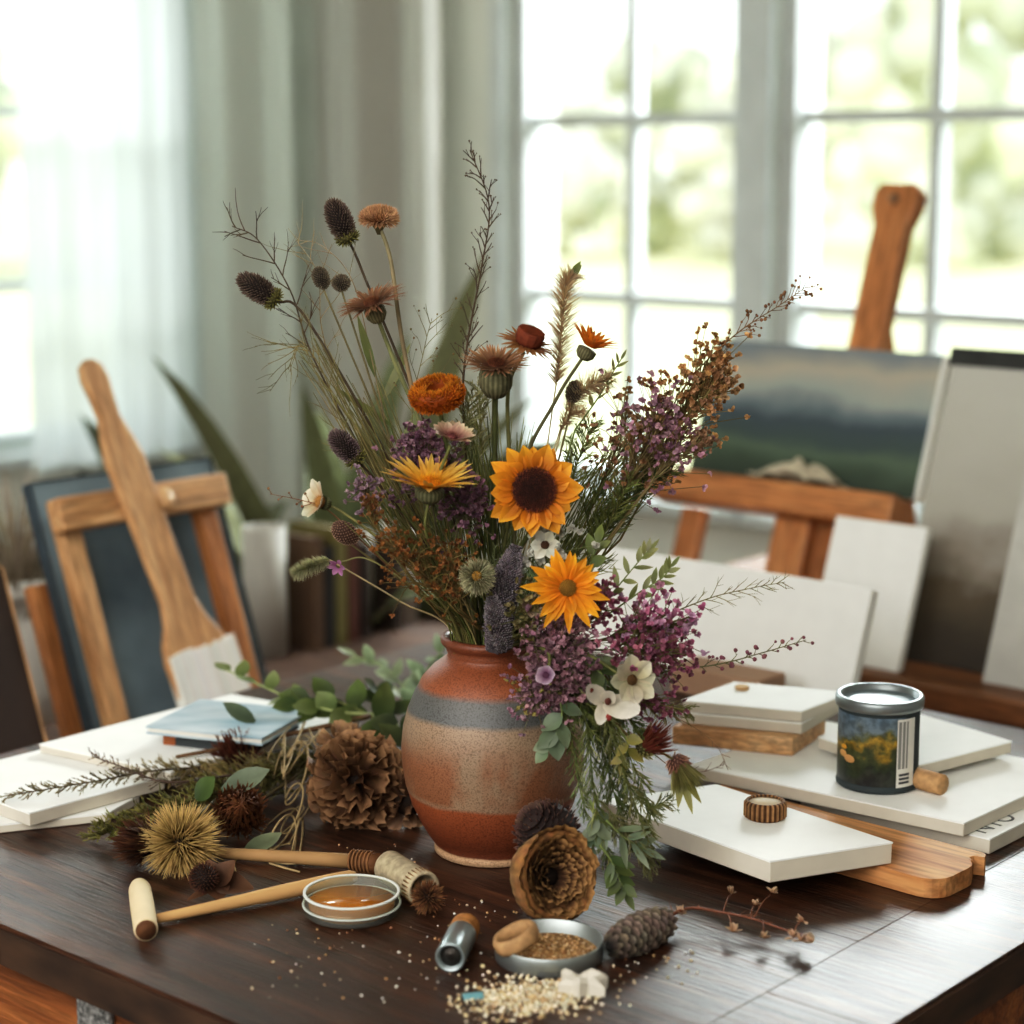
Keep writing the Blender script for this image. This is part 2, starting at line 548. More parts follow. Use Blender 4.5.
curtain('sheer white curtain hanging over the window beside the corner', drape(1.80, 2.55, .565, 2.60, .03, 3.4, R0 + .14, False, 3), SHEER)
curtain('pale grey-green linen curtain in the room corner', drape(-3.27, -2.86, .03, 2.60, .05, 1.25, B0 - .16, True, 5), LINEN)
curtain('taupe grey linen curtain beside the double window', drape(-2.85, -2.32, .03, 2.60, .045, 1.6, B0 - .15, True, 8), clothmat('taupe linen', (206, 204, 196), 0, .35))
for nm, a, b, lab in (('curtain_rod', F(R0 + .14, 1.0, 2.62), F(R0 + .14, 2.56, 2.62), 'white curtain rod above the sheer curtain'),
                      ('curtain_rod', F(-3.4, B0 - .155, 2.62), F(-.5, B0 - .155, 2.62), 'white curtain rod above the linen curtains')):
    mb = MB(); mb.tube([a, b], .012, (225, 225, 222), 10); single(nm, mb, PAINTM, lab, 'curtain rod')

# ------------------------------------------------------------------ garden beyond the windows
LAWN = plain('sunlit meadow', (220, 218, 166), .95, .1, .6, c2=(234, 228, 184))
mb = MB(); mb.bx((-40, 0, -.3), (60, 90, -.02)); mb.v = [v + V((0, 5.4, 0)) for v in mb.v]
o = struct('ground', mb, LAWN)
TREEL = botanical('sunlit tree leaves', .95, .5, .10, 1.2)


def tree(x, y, h, wd, col, label, seed):
    rg = random.Random(seed)
    t = thing('garden_tree', label, 'tree', (x, y, -.02), 0, 'trees and bushes beyond the windows')
    tr = MB(); tr.tube([V((0, 0, -.05)), V((.05, 0, h * .35)), V((0, .05, h * .6))], [.10, .05], (200, 196, 176), 8); part('trunk', tr, STEMM, t)
    cr_ = MB()
    for k in range(44):
        a = rg.uniform(0, 2 * PI); q = rg.uniform(0, 1) ** .6
        z = h * rg.uniform(.06, .92); f = math.sin(PI * min(1, (z / h) * .85 + .12))
        c = V((math.cos(a) * q * wd * .5 * f, math.sin(a) * q * wd * .5 * f, z))
        r = wd * rg.uniform(.10, .2)
        kk = rg.uniform(.85, 1.15)
        cr_.ball(c, r, tuple(min(255, v * kk) for v in col), 10, 8, nz=.5, fr=1.4)
    part('crown', cr_, TREEL, t)


TS = [(1.0, 27, 2.6, 1.6), (2.1, 29, 3.4, 2.2), (3.0, 26, 2.7, 1.6), (4.4, 31, 3.7, 2.2), (5.6, 25, 4.3, 2.6), (6.4, 29, 3.6, 2.4), (7.6, 27, 3.9, 2.6),
      (-6.9, 22, 3.6, 2.4), (-8.6, 24, 4.2, 2.6), (-5.4, 27, 3.0, 2.0)]
TN = ['small pale bush nearest the bright gap at the window edge', 'rounded pale green tree behind the middle of the first window', 'low pale bush beside the window post',
      'broad pale green tree behind the second window', 'tall pale tree behind the top of the easel mast', 'pale tree next to the tall garden tree', 'furthest broad tree behind the second window',
      'pale tree seen through the side window', 'large pale tree further along the side window', 'low bush beyond the side window']
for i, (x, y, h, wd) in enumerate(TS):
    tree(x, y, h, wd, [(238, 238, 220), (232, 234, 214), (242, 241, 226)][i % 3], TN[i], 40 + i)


# ------------------------------------------------------------------ benches behind the table
def bench(label, r0, r1, b0, b1, z, mat=None):
    BENCHW = mat or globals()['BENCHW']
    M = rframe((r0 + r1) / 2, (b0 + b1) / 2, 0); hw, hd = (r1 - r0) / 2, (b1 - b0) / 2
    t = thing('bench', label, 'bench', M=M)
    tp = MB(); tp.bx((-hw, -hd, z - .036), (hw, hd, z)); part('bench_top', tp, BENCHW, t, smooth=False, bevel=.004)
    for sx_ in (-1, 1):
        for sy_ in (-1, 1):
            l = MB(); l.bx((sx_ * (hw - .03) - .025, sy_ * (hd - .03) - .025, 0), (sx_ * (hw - .03) + .025, sy_ * (hd - .03) + .025, z - .036)); part('leg', l, BENCHW, t, smooth=False, bevel=.004)
    for s in (-1, 1):
        a = MB(); a.bx((-hw + .055, s * (hd - .03) - .012, z - .11), (hw - .055, s * (hd - .03) + .012, z - .036)); part('apron', a, BENCHW, t, smooth=False)
    return t


bench('long brown wooden bench carrying the easel and canvases behind the table', -.775, .62, .97, 1.62, .70)
bench('low brown wooden bench carrying the paintings and the giant brush', -1.62, -.80, -.12, 1.48, .55, BENCHD)

LAM = math.radians(20)


def leanB(r, b, z, lam=LAM):     # leaning away along b: local x=r, z=up the board, y=behind
    u = BV * math.sin(lam) + ZV * math.cos(lam); n = BV * math.cos(lam) - ZV * math.sin(lam)
    p = F(r, b, z); M = Matrix(((RV.x, n.x, u.x, p.x), (RV.y, n.y, u.y, p.y), (RV.z, n.z, u.z, p.z), (0, 0, 0, 1))); return M


def leanL(r, b, z, lam=LAM):     # leaning away along -r: local x=b
    bk = -RV; u = bk * math.sin(lam) + ZV * math.cos(lam); n = bk * math.cos(lam) - ZV * math.sin(lam)
    p = F(r, b, z); M = Matrix(((BV.x, n.x, u.x, p.x), (BV.y, n.y, u.y, p.y), (BV.z, n.z, u.z, p.z), (0, 0, 0, 1))); return M


# --- wooden table easel -------------------------------------------------------
zb = -.17 / math.cos(LAM)
EM = leanB(-.542, 1.25 + math.tan(LAM) * (.70 - .869), .70)
es = (.869 - .70) / math.cos(LAM)          # shelf height up the plane
e = thing('easel', 'orange-brown wooden table easel holding the landscape painting', 'easel', M=EM)
m_ = MB()
pl = [(-.030, 0), (.030, 0), (.030, es + .46), (.036, es + .475), (.041, es + .492), (.041, es + .515), (.030, es + .53), (-.030, es + .53), (-.041, es + .515), (-.041, es + .492), (-.036, es + .475), (-.030, es + .46)]
Mxz = Matrix(((1, 0, 0, 0.085), (0, 0, -1, 0), (0, 1, 0, 0), (0, 0, 0, 1)))
m_.prism(pl, -.055, -.025, M=Mxz); part('mast', m_, EASELW, e, smooth=False, bevel=.004)
bo = MB(); bo.lathe([(.0, 0), (.009, 0), (.009, .004), (.006, .007), (0, .007)], (150, 120, 95), 12, V((.085, .0245, es + .502)), V((0, -1, 0))); part('bolt', bo, METALM, e)
s_ = MB(); s_.bx((-.225, -.05, es - .026), (.238, .02, es + .022)); part('shelf', s_, EASELH, e, smooth=False, bevel=.004)
for x in (-.165, .20):
    l = MB(); l.box((x, .035, es / 2 - .015), (.022, .011, es / 2 - .012), ax=(V((1, 0, 0)), V((0, 1, 0)), V((0, 0, 1)))); part('leg', l, EASELW, e, smooth=False, bevel=.003)
l = MB(); l.bx((.01, .0, 0), (.075, .022, es - .027)); part('leg', l, EASELW, e, smooth=False, bevel=.003)
l = MB(); l.tube([V((.085, .06, es + .33)), V((.085, .06 + .30, .11))], .013, (255, 255, 255), 6); part('rear_leg', l, EASELW, e, smooth=False)


def painting_mat(name, stops, hills):
    """landscape: sky to hills by height, hill outline by noise (object x,z)"""
    m, nt, out = newmat(name); L = nt.links
    tc = nt.nodes.new('ShaderNodeTexCoord'); sp = nt.nodes.new('ShaderNodeSeparateXYZ'); L.new(tc.outputs['Object'], sp.inputs[0])
    mp = mapped(nt, scale=hills[1]); nz = N(nt, 'ShaderNodeTexNoise', Scale=1.0, Detail=5.0); L.new(mp.outputs[0], nz.inputs['Vector'])
    ad = N(nt, 'ShaderNodeMath', operation='MULTIPLY_ADD'); L.new(nz.outputs[0], ad.inputs[0]); ad.inputs[1].default_value = hills[0]; L.new(sp.outputs['Z'], ad.inputs[2])
    mr = N(nt, 'ShaderNodeMapRange'); mr.inputs[1].default_value = hills[2]; mr.inputs[2].default_value = hills[3]; L.new(ad.outputs[0], mr.inputs[0])
    cr = ramp(nt, stops); L.new(mr.outputs[0], cr.inputs[0])
    bs = N(nt, 'ShaderNodeBsdfPrincipled', Roughness=.6); L.new(cr.outputs[0], bs.inputs['Base Color']); L.new(bs.outputs[0], out.inputs[0]); return m


PM = painting_mat('misty hill landscape paint', [(0, (36, 50, 42)), (.14, (58, 74, 58)), (.27, (84, 102, 84)), (.36, (64, 80, 78)), (.50, (64, 78, 86)), (.58, (100, 114, 120)), (.68, (156, 164, 158)), (.84, (176, 170, 154)), (1, (126, 136, 140))], (.10, (5, 1, 9), .04, .27))
pt = thing('painting', 'landscape painting of misty dark hills resting on the easel shelf', 'painting', M=leanB(-.505, 1.25 + .0, .869) @ Matrix.Translation((0, -.004, .024)))
a = MB(); a.bx((-.205, 0, 0), (.213, .026, .225)); part('stretcher_canvas', a, CANVAS, pt, smooth=False, bevel=.002)
a = MB(); a.bx((-.205, -.0015, 0), (.208, -.0002, .2245)); part('painted_face', a, PM, pt, smooth=False)
# rag on the shelf
rg = MB()
vs, fs = [], []
n = 22
for j in range(n + 1):
    for i in range(n + 1):
        u = (i / n - .5); v = (j / n - .5)
        h = .030 * math.exp(-((u * 2.4) ** 2 + (v * 2.2) ** 2)) + .016 * mnoise.noise(V((u * 6, v * 6, 2.0))) * (1.2 - abs(u)) - .006
        vs.append(V((u * .13 * (1 + .25 * mnoise.noise(V((v * 4, 1, u))) ), v * .055, max(.001, h + .008))))
for j in range(n):
    for i in range(n): q = j * (n + 1) + i; fs.append((q, q + 1, q + n + 2, q + n + 1))
rg.add(vs, fs, (196, 186, 164))
rt = rg; Mr = leanB(-.505, 1.25, .869) @ Matrix.Translation((.02, -.030, .024))
rt.v = [Mr @ v for v in rt.v]; o = single('rag', rt, PAINTM, 'crumpled cream rag lying on the easel shelf in front of the painting', 'rag'); o.modifiers.new('thick', 'SOLIDIFY').thickness = .002

# --- white canvases leaning behind the table --------------------------------------
def leaning_board(name, label, cat, M, x0, x1, s0, s1, th, mat=CANVAS, group=None, edge=None):
    t = thing(name, label, cat, M=M, group=group)
    a = MB(); a.bx((x0, 0, s0), (x1, th, s1)); part('panel', a, mat, t, smooth=False, bevel=.002)
    if edge:
        a = MB(); k = .002
        a.bx((x0 - k, -.002, s0), (x0, th, s1)); a.bx((x1, -.002, s0), (x1 + k, th, s1)); a.bx((x0, -.002, s1), (x1, th, s1 + k)); part('edge_band', a, edge, t, smooth=False)
    return t


leaning_board('canvas', 'blank white canvas leaning low in front of the easel legs', 'canvas', leanB(-.25, .655, .7505), -.215, .213, 0, .143, .018)
leaning_board('canvas', 'taller blank white canvas standing under the end of the easel shelf', 'canvas', leanB(-.40, 1.00, .70), .084, .231, 0, .205, .016)
BPM = painting_mat('pale sky over dark bushes paint', [(0, (40, 30, 22)), (.2, (58, 48, 32)), (.36, (84, 72, 52)), (.47, (140, 132, 120)), (.6, (172, 170, 160)), (1, (186, 186, 178))], (.16, (9, 1, 14), .03, .48))
bp_ = thing('painting', 'large painting of dark bushes under a pale sky, dark top edge', 'painting', M=leanB(-.02, 1.07, .70))
a = MB(); a.bx((-.20, 0, 0), (.26, .03, .43)); part('panel', a, BPM, bp_, smooth=False, bevel=.002)
a = MB(); a.bx((-.205, -.004, .43), (.265, .034, .455)); part('top_edge', a, plain('dark edge', (52, 54, 52), .7), bp_, smooth=False)
leaning_board('board', 'narrow pale grey board leaning against the large painting', 'board', leanB(.02, 1.03, .70), -.077, .09, 0, .30, .014, plain('pale grey board', (188, 188, 182), .8, .04))
b_ = MB(); b_.bx((-.235, .565, .7505), (-.105, .625, .7850)); b_.v = [F(v.x, v.y, v.z) for v in b_.v]
single('wood_block', b_, plain('pinkish pale wood', (168, 136, 112), .7, .06, 12), 'dull pale wood block on the table behind the stack of small boards', 'block', smooth=False, bevel=.003)

# --- left: wooden frame easel, blue canvas, giant brush -----------------------------
BL = (-1.0, .356, .923)
zz = (.923 - .55) / math.cos(LAM)
LM = leanL(-1.0 + math.tan(LAM) * (.923 - .55), .356, .55)
SLATE = plain('slate blue painted canvas', (84, 100, 110), .8, .18, 5, c2=(124, 142, 150))
leaning_board('canvas', 'slate blue canvas behind the pale wooden frame and giant brush', 'canvas', LM @ Matrix.Translation((0, .03, 0)), -.138, .175, 0, zz + .055, .018, SLATE, edge=plain('slate edge', (58, 70, 78), .8))
fe = thing('easel', 'pale wooden frame easel with one crossbar before the slate blue canvas', 'easel', M=LM)
a = MB(); a.bx((-.145, -.03, zz - .023), (.148, 0, zz + .023)); part('crossbar', a, PALEH, fe, smooth=False, bevel=.004)
for x in (-.112, .124):
    a = MB(); a.bx((x - .016, .0005, 0), (x + .016, .024, zz + .015)); part('leg', a, PALEW if x < 0 else EASELW, fe, smooth=False, bevel=.003)
a = MB(); a.lathe([(0, 0), (.014, 0), (.016, .01), (.010, .018), (0, .018)], (120, 84, 56), 14, V((.022, -.031, zz - .004)), V((0, -1, 0))); part('knob', a, PALEW, fe)

gb = thing('paintbrush', 'giant flat paintbrush with long wooden handle and white bristles, leaning upright', 'paintbrush', M=LM @ Matrix.Translation((.008, -.046, -.012)) @ Matrix.Rotation(math.radians(-4.2), 4, 'Y'))
hp = [(.118, .0), (.095, .026), (.062, .031), (.04, .030), (.02, .026)]
prof = [(.10, .056), (.185, .056), (.21, .050), (.235, .036), (.265, .028), (.33, .029), (.42, .030), (.47, .032), (.50, .026), (.53, .017), (.56, .019), (.585, .022), (.605, .018), (.613, .006)]
cx = lambda z: 0.02 - (z - .10) * .06
poly = [(cx(z) + wv, z) for z, wv in prof] + [(cx(z) - wv, z) for z, wv in reversed(prof)]
a = MB(); a.prism(poly, 0, .014, M=Matrix(((1, 0, 0, 0), (0, 0, -1, .014), (0, 1, 0, 0), (0, 0, 0, 1)))); part('handle', a, PALEW, gb, smooth=False, bevel=.004)
a = MB()
for k in range(36):
    x0 = .02 - .058 + .116 * (k + .5) / 36; z1 = .195 + rnd(-.004, .004)
    a.box((x0, .005, (z1 + .004) / 2), (.0018, .0085 + rnd(0, .001), (z1 - .004) / 2), jit((236, 236, 230), .03))
part('bristles', a, PAINTM, gb, smooth=False)

# leaning boards further left
leaning_board('board', 'dark board with a tan wood edge leaning beside the table', 'board', leanL(-.80, .02, .55), -.12, .062, 0, .36, .02, plain('dark brown board', (62, 50, 44), .8, .15, 6), edge=PALEW)
leaning_board('board', 'narrow orange-brown wooden board behind the slate blue canvas edge', 'board', leanL(-.92, .215, .55), -.02, .025, 0, .30, .02, EASELW)
pot = thing('pot', 'white pot of dried brown grass behind the leaning boards', 'pot', F(-1.34, .385, .55))
pot.scale = (1.35, 1.35, 1.35)
a = MB(); a.lathe([(.0, 0), (.05, 0), (.058, .05), (.066, .12), (.070, .15), (.074, .15), (.074, .17), (.066, .17), (.060, .12), (0, .11)], (206, 204, 196), 28); part('pot_body', a, PAINTM, pot)
a = MB()
for k in range(160):
    an = rnd(0, 2 * PI); q = rnd(0, .055); p = V((math.cos(an) * q, math.sin(an) * q, .11))
    d = (V((math.cos(an) * q * 2.5, math.sin(an) * q * 2.5, .2)) + V((rnd(-.04, .04), rnd(-.04, .04), 0))).normalized()
    a.hair(p, d, rnd(.12, .22), .0022, jit((128, 112, 92)), jit((158, 144, 122)), V((d.x, d.y, -.3)) * .4)
part('grass_leaves', a, BOT, pot)

# paper rolls and books upright at the back of the low bench
def roll(label, r, b, h, rad, col):
    a = MB(); a.lathe([(rad * .8, .003), (rad, 0), (rad, h), (rad * .9, h + .0), (rad * .86, h - .01), (rad * .2, h - .012)], col, 24)
    a.v = [F(r, b, .55) + v for v in a.v]; single('paper_roll', a, PAINTM, label, 'paper roll', 'white paper rolls behind the vase')


roll('thick white paper roll standing nearest the giant brush', -1.35, .905, .225, .038, (190, 188, 180))
roll('slim white paper roll standing among the upright books', -1.35, 1.145, .185, .016, (186, 184, 176))
roll('white paper roll standing closest to the vase', -1.35, 1.235, .19, .034, (180, 176, 168))
for k, (b, wd, h, c, lab) in enumerate([(.985, .022, .20, (92, 70, 52), 'brown upright book next to the thick paper roll'), (1.012, .02, .18, (48, 44, 40), 'black upright book behind the vase'),
                                       (1.04, .026, .21, (112, 104, 62), 'olive upright book behind the vase'), (1.07, .022, .19, (96, 60, 50), 'maroon upright book behind the vase'),
                                       (1.10, .018, .17, (58, 46, 40), 'dark brown upright book by the slim paper roll'), (1.183, .018, .17, (66, 54, 46), 'dark brown upright book between the two slim rolls')]):
    bk = thing('book', lab, 'book', M=rframe(-1.36, b, .55), group='upright books behind the vase')
    a = MB(); a.bx((-.06, -wd / 2, 0), (.06, -wd / 2 + .003, h)); a.bx((-.06, wd / 2 - .003, 0), (.06, wd / 2, h)); a.bx((.057, -wd / 2 + .003, 0), (.06, wd / 2 - .003, h)); a.c = [c] * len(a.v); part('cover', a, PAINTM, bk, smooth=False)
    a = MB(); a.bx((-.057, -wd / 2 + .0032, .003), (.0565, wd / 2 - .0032, h - .003), (214, 204, 182)); part('pages', a, PAINTM, bk, smooth=False)

# ------------------------------------------------------------------ big green potted plant in the corner
def blade(mb, o, az, L, W, rise, droop, c0, c1, seg=9, tw=0.0):
    d = V((math.cos(az), math.sin(az), 0)); p = V(o); el = rise
    pts = []
    for i in range(seg + 1):
        pts.append(V(p)); p = p + (d * math.cos(el) + ZV * math.sin(el)) * (L / seg); el -= droop / seg
    sd0 = d.cross(ZV).normalized(); vs, cs, fs = [], [], []
    for i, q in enumerate(pts):
        sd = Quaternion((pts[min(i + 1, seg)] - pts[max(0, i - 1)]).normalized(), tw) @ sd0
        t = i / seg; wv = W * (math.sin(PI * min(1, t * .9 + .1)) ** .7) * (1 if t < .97 else .2)
        c = mixc(c0, c1, t); nn = ZV * (wv * .25)
        vs += [q - sd * wv / 2 + nn, q, q + sd * wv / 2 + nn]; cs += [c, mixc(c, (0, 0, 0), .12), c]
    for i in range(seg):
        k = i * 3; fs += [(k, k + 1, k + 4, k + 3), (k + 1, k + 2, k + 5, k + 4)]
    mb.add(vs, fs, cs)


def potted(label, loc, specs, pr, col0, col1):
    t = thing('potted_plant', label, 'plant', loc)
    a = MB(); a.lathe([(0, 0), (pr * .7, 0), (pr * .95, .25), (pr, .3), (pr * 1.06, .3), (pr * 1.06, .33), (pr * .95, .33), (pr * .9, .28), (0, .28)], (150, 128, 104), 28); part('plant_pot', a, PAINTM, t)
    for az, L, W, rise, droop, *tw in specs:
        a = MB(); blade(a, V((rnd(-.03, .03), rnd(-.03, .03), .27)), az, L, W, rise, droop, jit(col0), jit(col1), tw=tw[0] if tw else rnd(-1.2, 1.2)); part('leaf', a, STEMM, t)
    return t


rg_ = random.Random(11)
specs = [(math.radians(8), 1.0, .085, 1.36, .14, 1.25), (math.radians(165), .85, .08, 1.36, .5, 1.2), (math.radians(60), .85, .09, 1.4, .4), (math.radians(-100), .8, .1, 1.45, .5)]
for k in range(26): specs.append((rg_.uniform(0, 2 * PI), rg_.uniform(.5, .82), rg_.uniform(.06, .10), rg_.uniform(1.15, 1.5), rg_.uniform(.5, 1.5)))
potted('tall arching green potted plant in the corner behind the vase', D(335, 600, 1.9) * 1 - V((0, 0, D(325, 600, 1.9).z)), specs, .13, (98, 104, 70), (120, 124, 86))
specs = [(rg_.uniform(0, 2 * PI), rg_.uniform(.4, .62), rg_.uniform(.06, .09), rg_.uniform(1.2, 1.5), rg_.uniform(.5, 1.3)) for k in range(12)]
specs.append((math.radians(196), .66, .09, 1.42, .45, 1.1))
potted('dark green potted plant behind the giant paintbrush', D(198, 600, 2.3) - V((0, 0, D(205, 600, 2.3).z)), specs, .11, (72, 80, 58), (88, 96, 72))
# ================================================================== the table
TM = rframe(-.085, .14, 0)
tr0, tr1, tb0, tb1 = -.55, .55, -.56, .56
ZT_ = .75


def table_material():
    m, nt, out = newmat('dark worn table wood'); L = nt.links
    mp = mapped(nt, scale=(1.0, 13, 13)); mp2 = mapped(nt, scale=(1, 1, 1))
    nz = N(nt, 'ShaderNodeTexNoise', Scale=5.0, Detail=7.0, Distortion=.5); L.new(mp.outputs[0], nz.inputs['Vector'])
    cr = ramp(nt, [(.28, (38, 22, 14)), (.48, (66, 39, 24)), (.62, (88, 54, 34)), (.78, (112, 74, 48))]); L.new(nz.outputs[0], cr.inputs[0])
    n2 = N(nt, 'ShaderNodeTexNoise', Scale=26.0, Detail=4.0); L.new(mp.outputs[0], n2.inputs['Vector'])
    c2 = ramp(nt, [(.36, (70, 60, 55)), (.52, (255, 255, 255))]); L.new(n2.outputs[0], c2.inputs[0])
    colr = mix(nt, cr.outputs[0], c2.outputs[0], .5, 'MULTIPLY')
    # large worn patches
    n3 = N(nt, 'ShaderNodeTexNoise', Scale=4.5, Detail=5.0, Distortion=.8); L.new(mp2.outputs[0], n3.inputs['Vector'])
    c3 = ramp(nt, [(.40, (190, 170, 160)), (.62, (255, 255, 255))]); L.new(n3.outputs[0], c3.inputs[0])
    colr = mix(nt, colr, c3.outputs[0], .6, 'MULTIPLY')
    # long cracks along the grain
    mp4 = mapped(nt, scale=(1.6, 36, 36)); v = N(nt, 'ShaderNodeTexNoise', Scale=2.2, Detail=1.5, Distortion=.25); L.new(mp4.outputs[0], v.inputs['Vector'])
    c4 = ramp(nt, [(.268, (10, 6, 4)), (.285, (255, 255, 255))]); L.new(v.outputs[0], c4.inputs[0])
    colr = mix(nt, colr, c4.outputs[0], .85, 'MULTIPLY')
    bs = N(nt, 'ShaderNodeBsdfPrincipled'); L.new(colr, bs.inputs['Base Color'])
    rr = N(nt, 'ShaderNodeMapRange'); rr.inputs[1].default_value = .3; rr.inputs[2].default_value = .7; rr.inputs[3].default_value = .30; rr.inputs[4].default_value = .52
    L.new(n3.outputs[0], rr.inputs[0]); L.new(rr.outputs[0], bs.inputs['Roughness'])
    bs.inputs['Specular IOR Level'].default_value = .55
    bs.inputs['Coat Weight'].default_value = .12; bs.inputs['Coat Roughness'].default_value = .32
    h = N(nt, 'ShaderNodeMath', operation='MULTIPLY_ADD'); L.new(n2.outputs[0], h.inputs[0]); h.inputs[1].default_value = .6; L.new(c4.outputs[0], h.inputs[2])
    bp = N(nt, 'ShaderNodeBump', Strength=.8, Distance=.003); L.new(h.outputs[0], bp.inputs['Height']); L.new(bp.outputs[0], bs.inputs['Normal'])
    L.new(bs.outputs[0], out.inputs[0]); return m


TABLEM = table_material()
APRONW = woodmat('orange brown apron wood', (88, 48, 24), (138, 82, 44), (166, 106, 60), .5, 'X', 4, 12, .4)
BANDM = plain('worn dark edge band', (40, 32, 28), .6, .3, 9, .5, c2=(84, 60, 44), stretch=(1, 1, 3), detail=8)
tb = thing('table', 'dark worn wooden studio table the vase and boards stand on', 'table', M=TM)
mb = MB()
bw = .105                                            # end board along the right edge, planks along x
ys = [tb0 + (tb1 - tb0) * i / 5 for i in range(6)]
for i in range(5): mb.bx((tr0, ys[i] + .0001, ZT_ - .034), (tr1 - bw - .0003, ys[i + 1] - .0001, ZT_))
mb.bx((tr1 - bw, tb0, ZT_ - .034), (tr1, -.25, ZT_)); mb.bx((tr1 - bw, -.2492, ZT_ - .034), (tr1, tb1, ZT_))
part('tabletop', mb, TABLEM, tb, smooth=False, bevel=.0006)
e_ = .0025
for a, b in (((tr0 - e_, tb0 - e_, 0), (tr0 + .42, tb0, 0)), ((tr0 + .4212, tb0 - e_, 0), (tr1 + e_, tb0, 0)), ((tr0 - e_, tb1, 0), (tr1 + e_, tb1 + e_, 0)), ((tr0 - e_, tb0, 0), (tr0, tb1, 0)),
             ((tr1, tb0, 0), (tr1 + e_, -.25, 0)), ((tr1, -.2485, 0), (tr1 + e_, tb1, 0))):
    mb = MB(); mb.bx((a[0], a[1], ZT_ - .036), (b[0], b[1], ZT_ - .004)); part('edge_band', mb, BANDM, tb, smooth=False)
for a, b in (((tr0 + .05, tb0 + .012, 0), (tr1 - .05, tb0 + .034, 0)), ((tr0 + .05, tb1 - .034, 0), (tr1 - .05, tb1 - .012, 0)), ((tr0 + .012, tb0 + .05, 0), (tr0 + .034, tb1 - .05, 0)), ((tr1 - .034, tb0 + .05, 0), (tr1 - .012, tb1 - .05, 0))):
    mb = MB(); mb.bx((a[0], a[1], ZT_ - .15), (b[0], b[1], ZT_ - .034)); part('apron', mb, APRONW, tb, smooth=False, bevel=.003)
for x in (tr0 + .05, tr1 - .05):
    for y in (tb0 + .05, tb1 - .05):
        mb = MB(); mb.bx((x - .042, y - .042, 0), (x + .042, y + .042, ZT_ - .034)); part('leg', mb, APRONW, tb, smooth=False, bevel=.004)
q = T(123, 1003, .70); lx, ly = rb(q); lx += .085; ly -= .14
mb = MB(); mb.bx((lx - .022, tb0 + .004, ZT_ - .105), (lx + .022, tb0 + .0118, ZT_ - .038)); o = part('metal_plate', mb, plain('pitted grey iron', (70, 72, 72), .6, .5, 260, .6, c2=(150, 150, 148)), tb, smooth=False, bevel=.003)
o['label'] = 'pitted grey iron plate'

# ================================================================== vase
VX = V((-.018, .012, .75))
vase = thing('vase', 'round terracotta vase with a grey-blue band holding the wildflower bouquet', 'vase', VX)


def vase_material():
    m, nt, out = newmat('banded terracotta glaze'); L = nt.links
    tc = nt.nodes.new('ShaderNodeTexCoord'); sp = nt.nodes.new('ShaderNodeSeparateXYZ'); L.new(tc.outputs['Object'], sp.inputs[0])
    mp = mapped(nt, scale=(14, 14, 9)); nz = N(nt, 'ShaderNodeTexNoise', Scale=1.0, Detail=5.0); L.new(mp.outputs[0], nz.inputs['Vector'])
    w_ = N(nt, 'ShaderNodeMath', operation='MULTIPLY_ADD'); L.new(nz.outputs[0], w_.inputs[0]); w_.inputs[1].default_value = .008; L.new(sp.outputs['Z'], w_.inputs[2])
    mr = N(nt, 'ShaderNodeMapRange'); mr.inputs[1].default_value = .004; mr.inputs[2].default_value = .214; L.new(w_.outputs[0], mr.inputs[0])
    z = lambda h: h / .21
    cr = ramp(nt, [(0, (196, 166, 134)), (z(.008), (190, 156, 122)), (z(.010), (104, 54, 32)), (z(.03), (132, 70, 42)), (z(.060), (154, 86, 54)), (z(.0640), (158, 132, 108)), (z(.10), (146, 124, 102)),
                   (z(.137), (156, 134, 111)), (z(.142), (98, 100, 100)), (z(.160), (102, 102, 100)), (z(.166), (150, 88, 56)), (z(.185), (136, 76, 46)), (1, (118, 66, 44))]); L.new(mr.outputs[0], cr.inputs[0])
    # worn dusty patches in the pale zone: terracotta showing through
    mp2 = mapped(nt, scale=(22, 22, 11)); n2 = N(nt, 'ShaderNodeTexNoise', Scale=1.0, Detail=8.0); L.new(mp2.outputs[0], n2.inputs['Vector'])
    zl = ramp(nt, [(z(.062), (0, 0, 0)), (z(.068), (255, 255, 255)), (z(.10), (255, 255, 255)), (z(.128), (60, 60, 60)), (z(.14), (0, 0, 0))]); L.new(mr.outputs[0], zl.inputs[0])
    pr = ramp(nt, [(.42, (0, 0, 0)), (.56, (255, 255, 255))]); L.new(n2.outputs[0], pr.inputs[0])
    f = N(nt, 'ShaderNodeMath', operation='MULTIPLY'); L.new(zl.outputs[0], f.inputs[0]); L.new(pr.outputs[0], f.inputs[1])
    colr = mix(nt, cr.outputs[0], (142, 96, 68), f.outputs[0])
    mp3 = mapped(nt, scale=(600, 600, 600)); n3 = N(nt, 'ShaderNodeTexNoise', Scale=1.0, Detail=2.0); L.new(mp3.outputs[0], n3.inputs['Vector'])
    c3 = ramp(nt, [(.35, (150, 138, 126)), (.52, (240, 238, 236))]); L.new(n3.outputs[0], c3.inputs[0])
    colr = mix(nt, colr, c3.outputs[0], .6, 'MULTIPLY')
    bs = N(nt, 'ShaderNodeBsdfPrincipled', Roughness=.45); bs.inputs['Specular IOR Level'].default_value = .45; L.new(colr, bs.inputs['Base Color'])
    bp = N(nt, 'ShaderNodeBump', Strength=.35, Distance=.0012); L.new(n3.outputs[0], bp.inputs['Height']); L.new(bp.outputs[0], bs.inputs['Normal'])
    L.new(bs.outputs[0], out.inputs[0]); return m


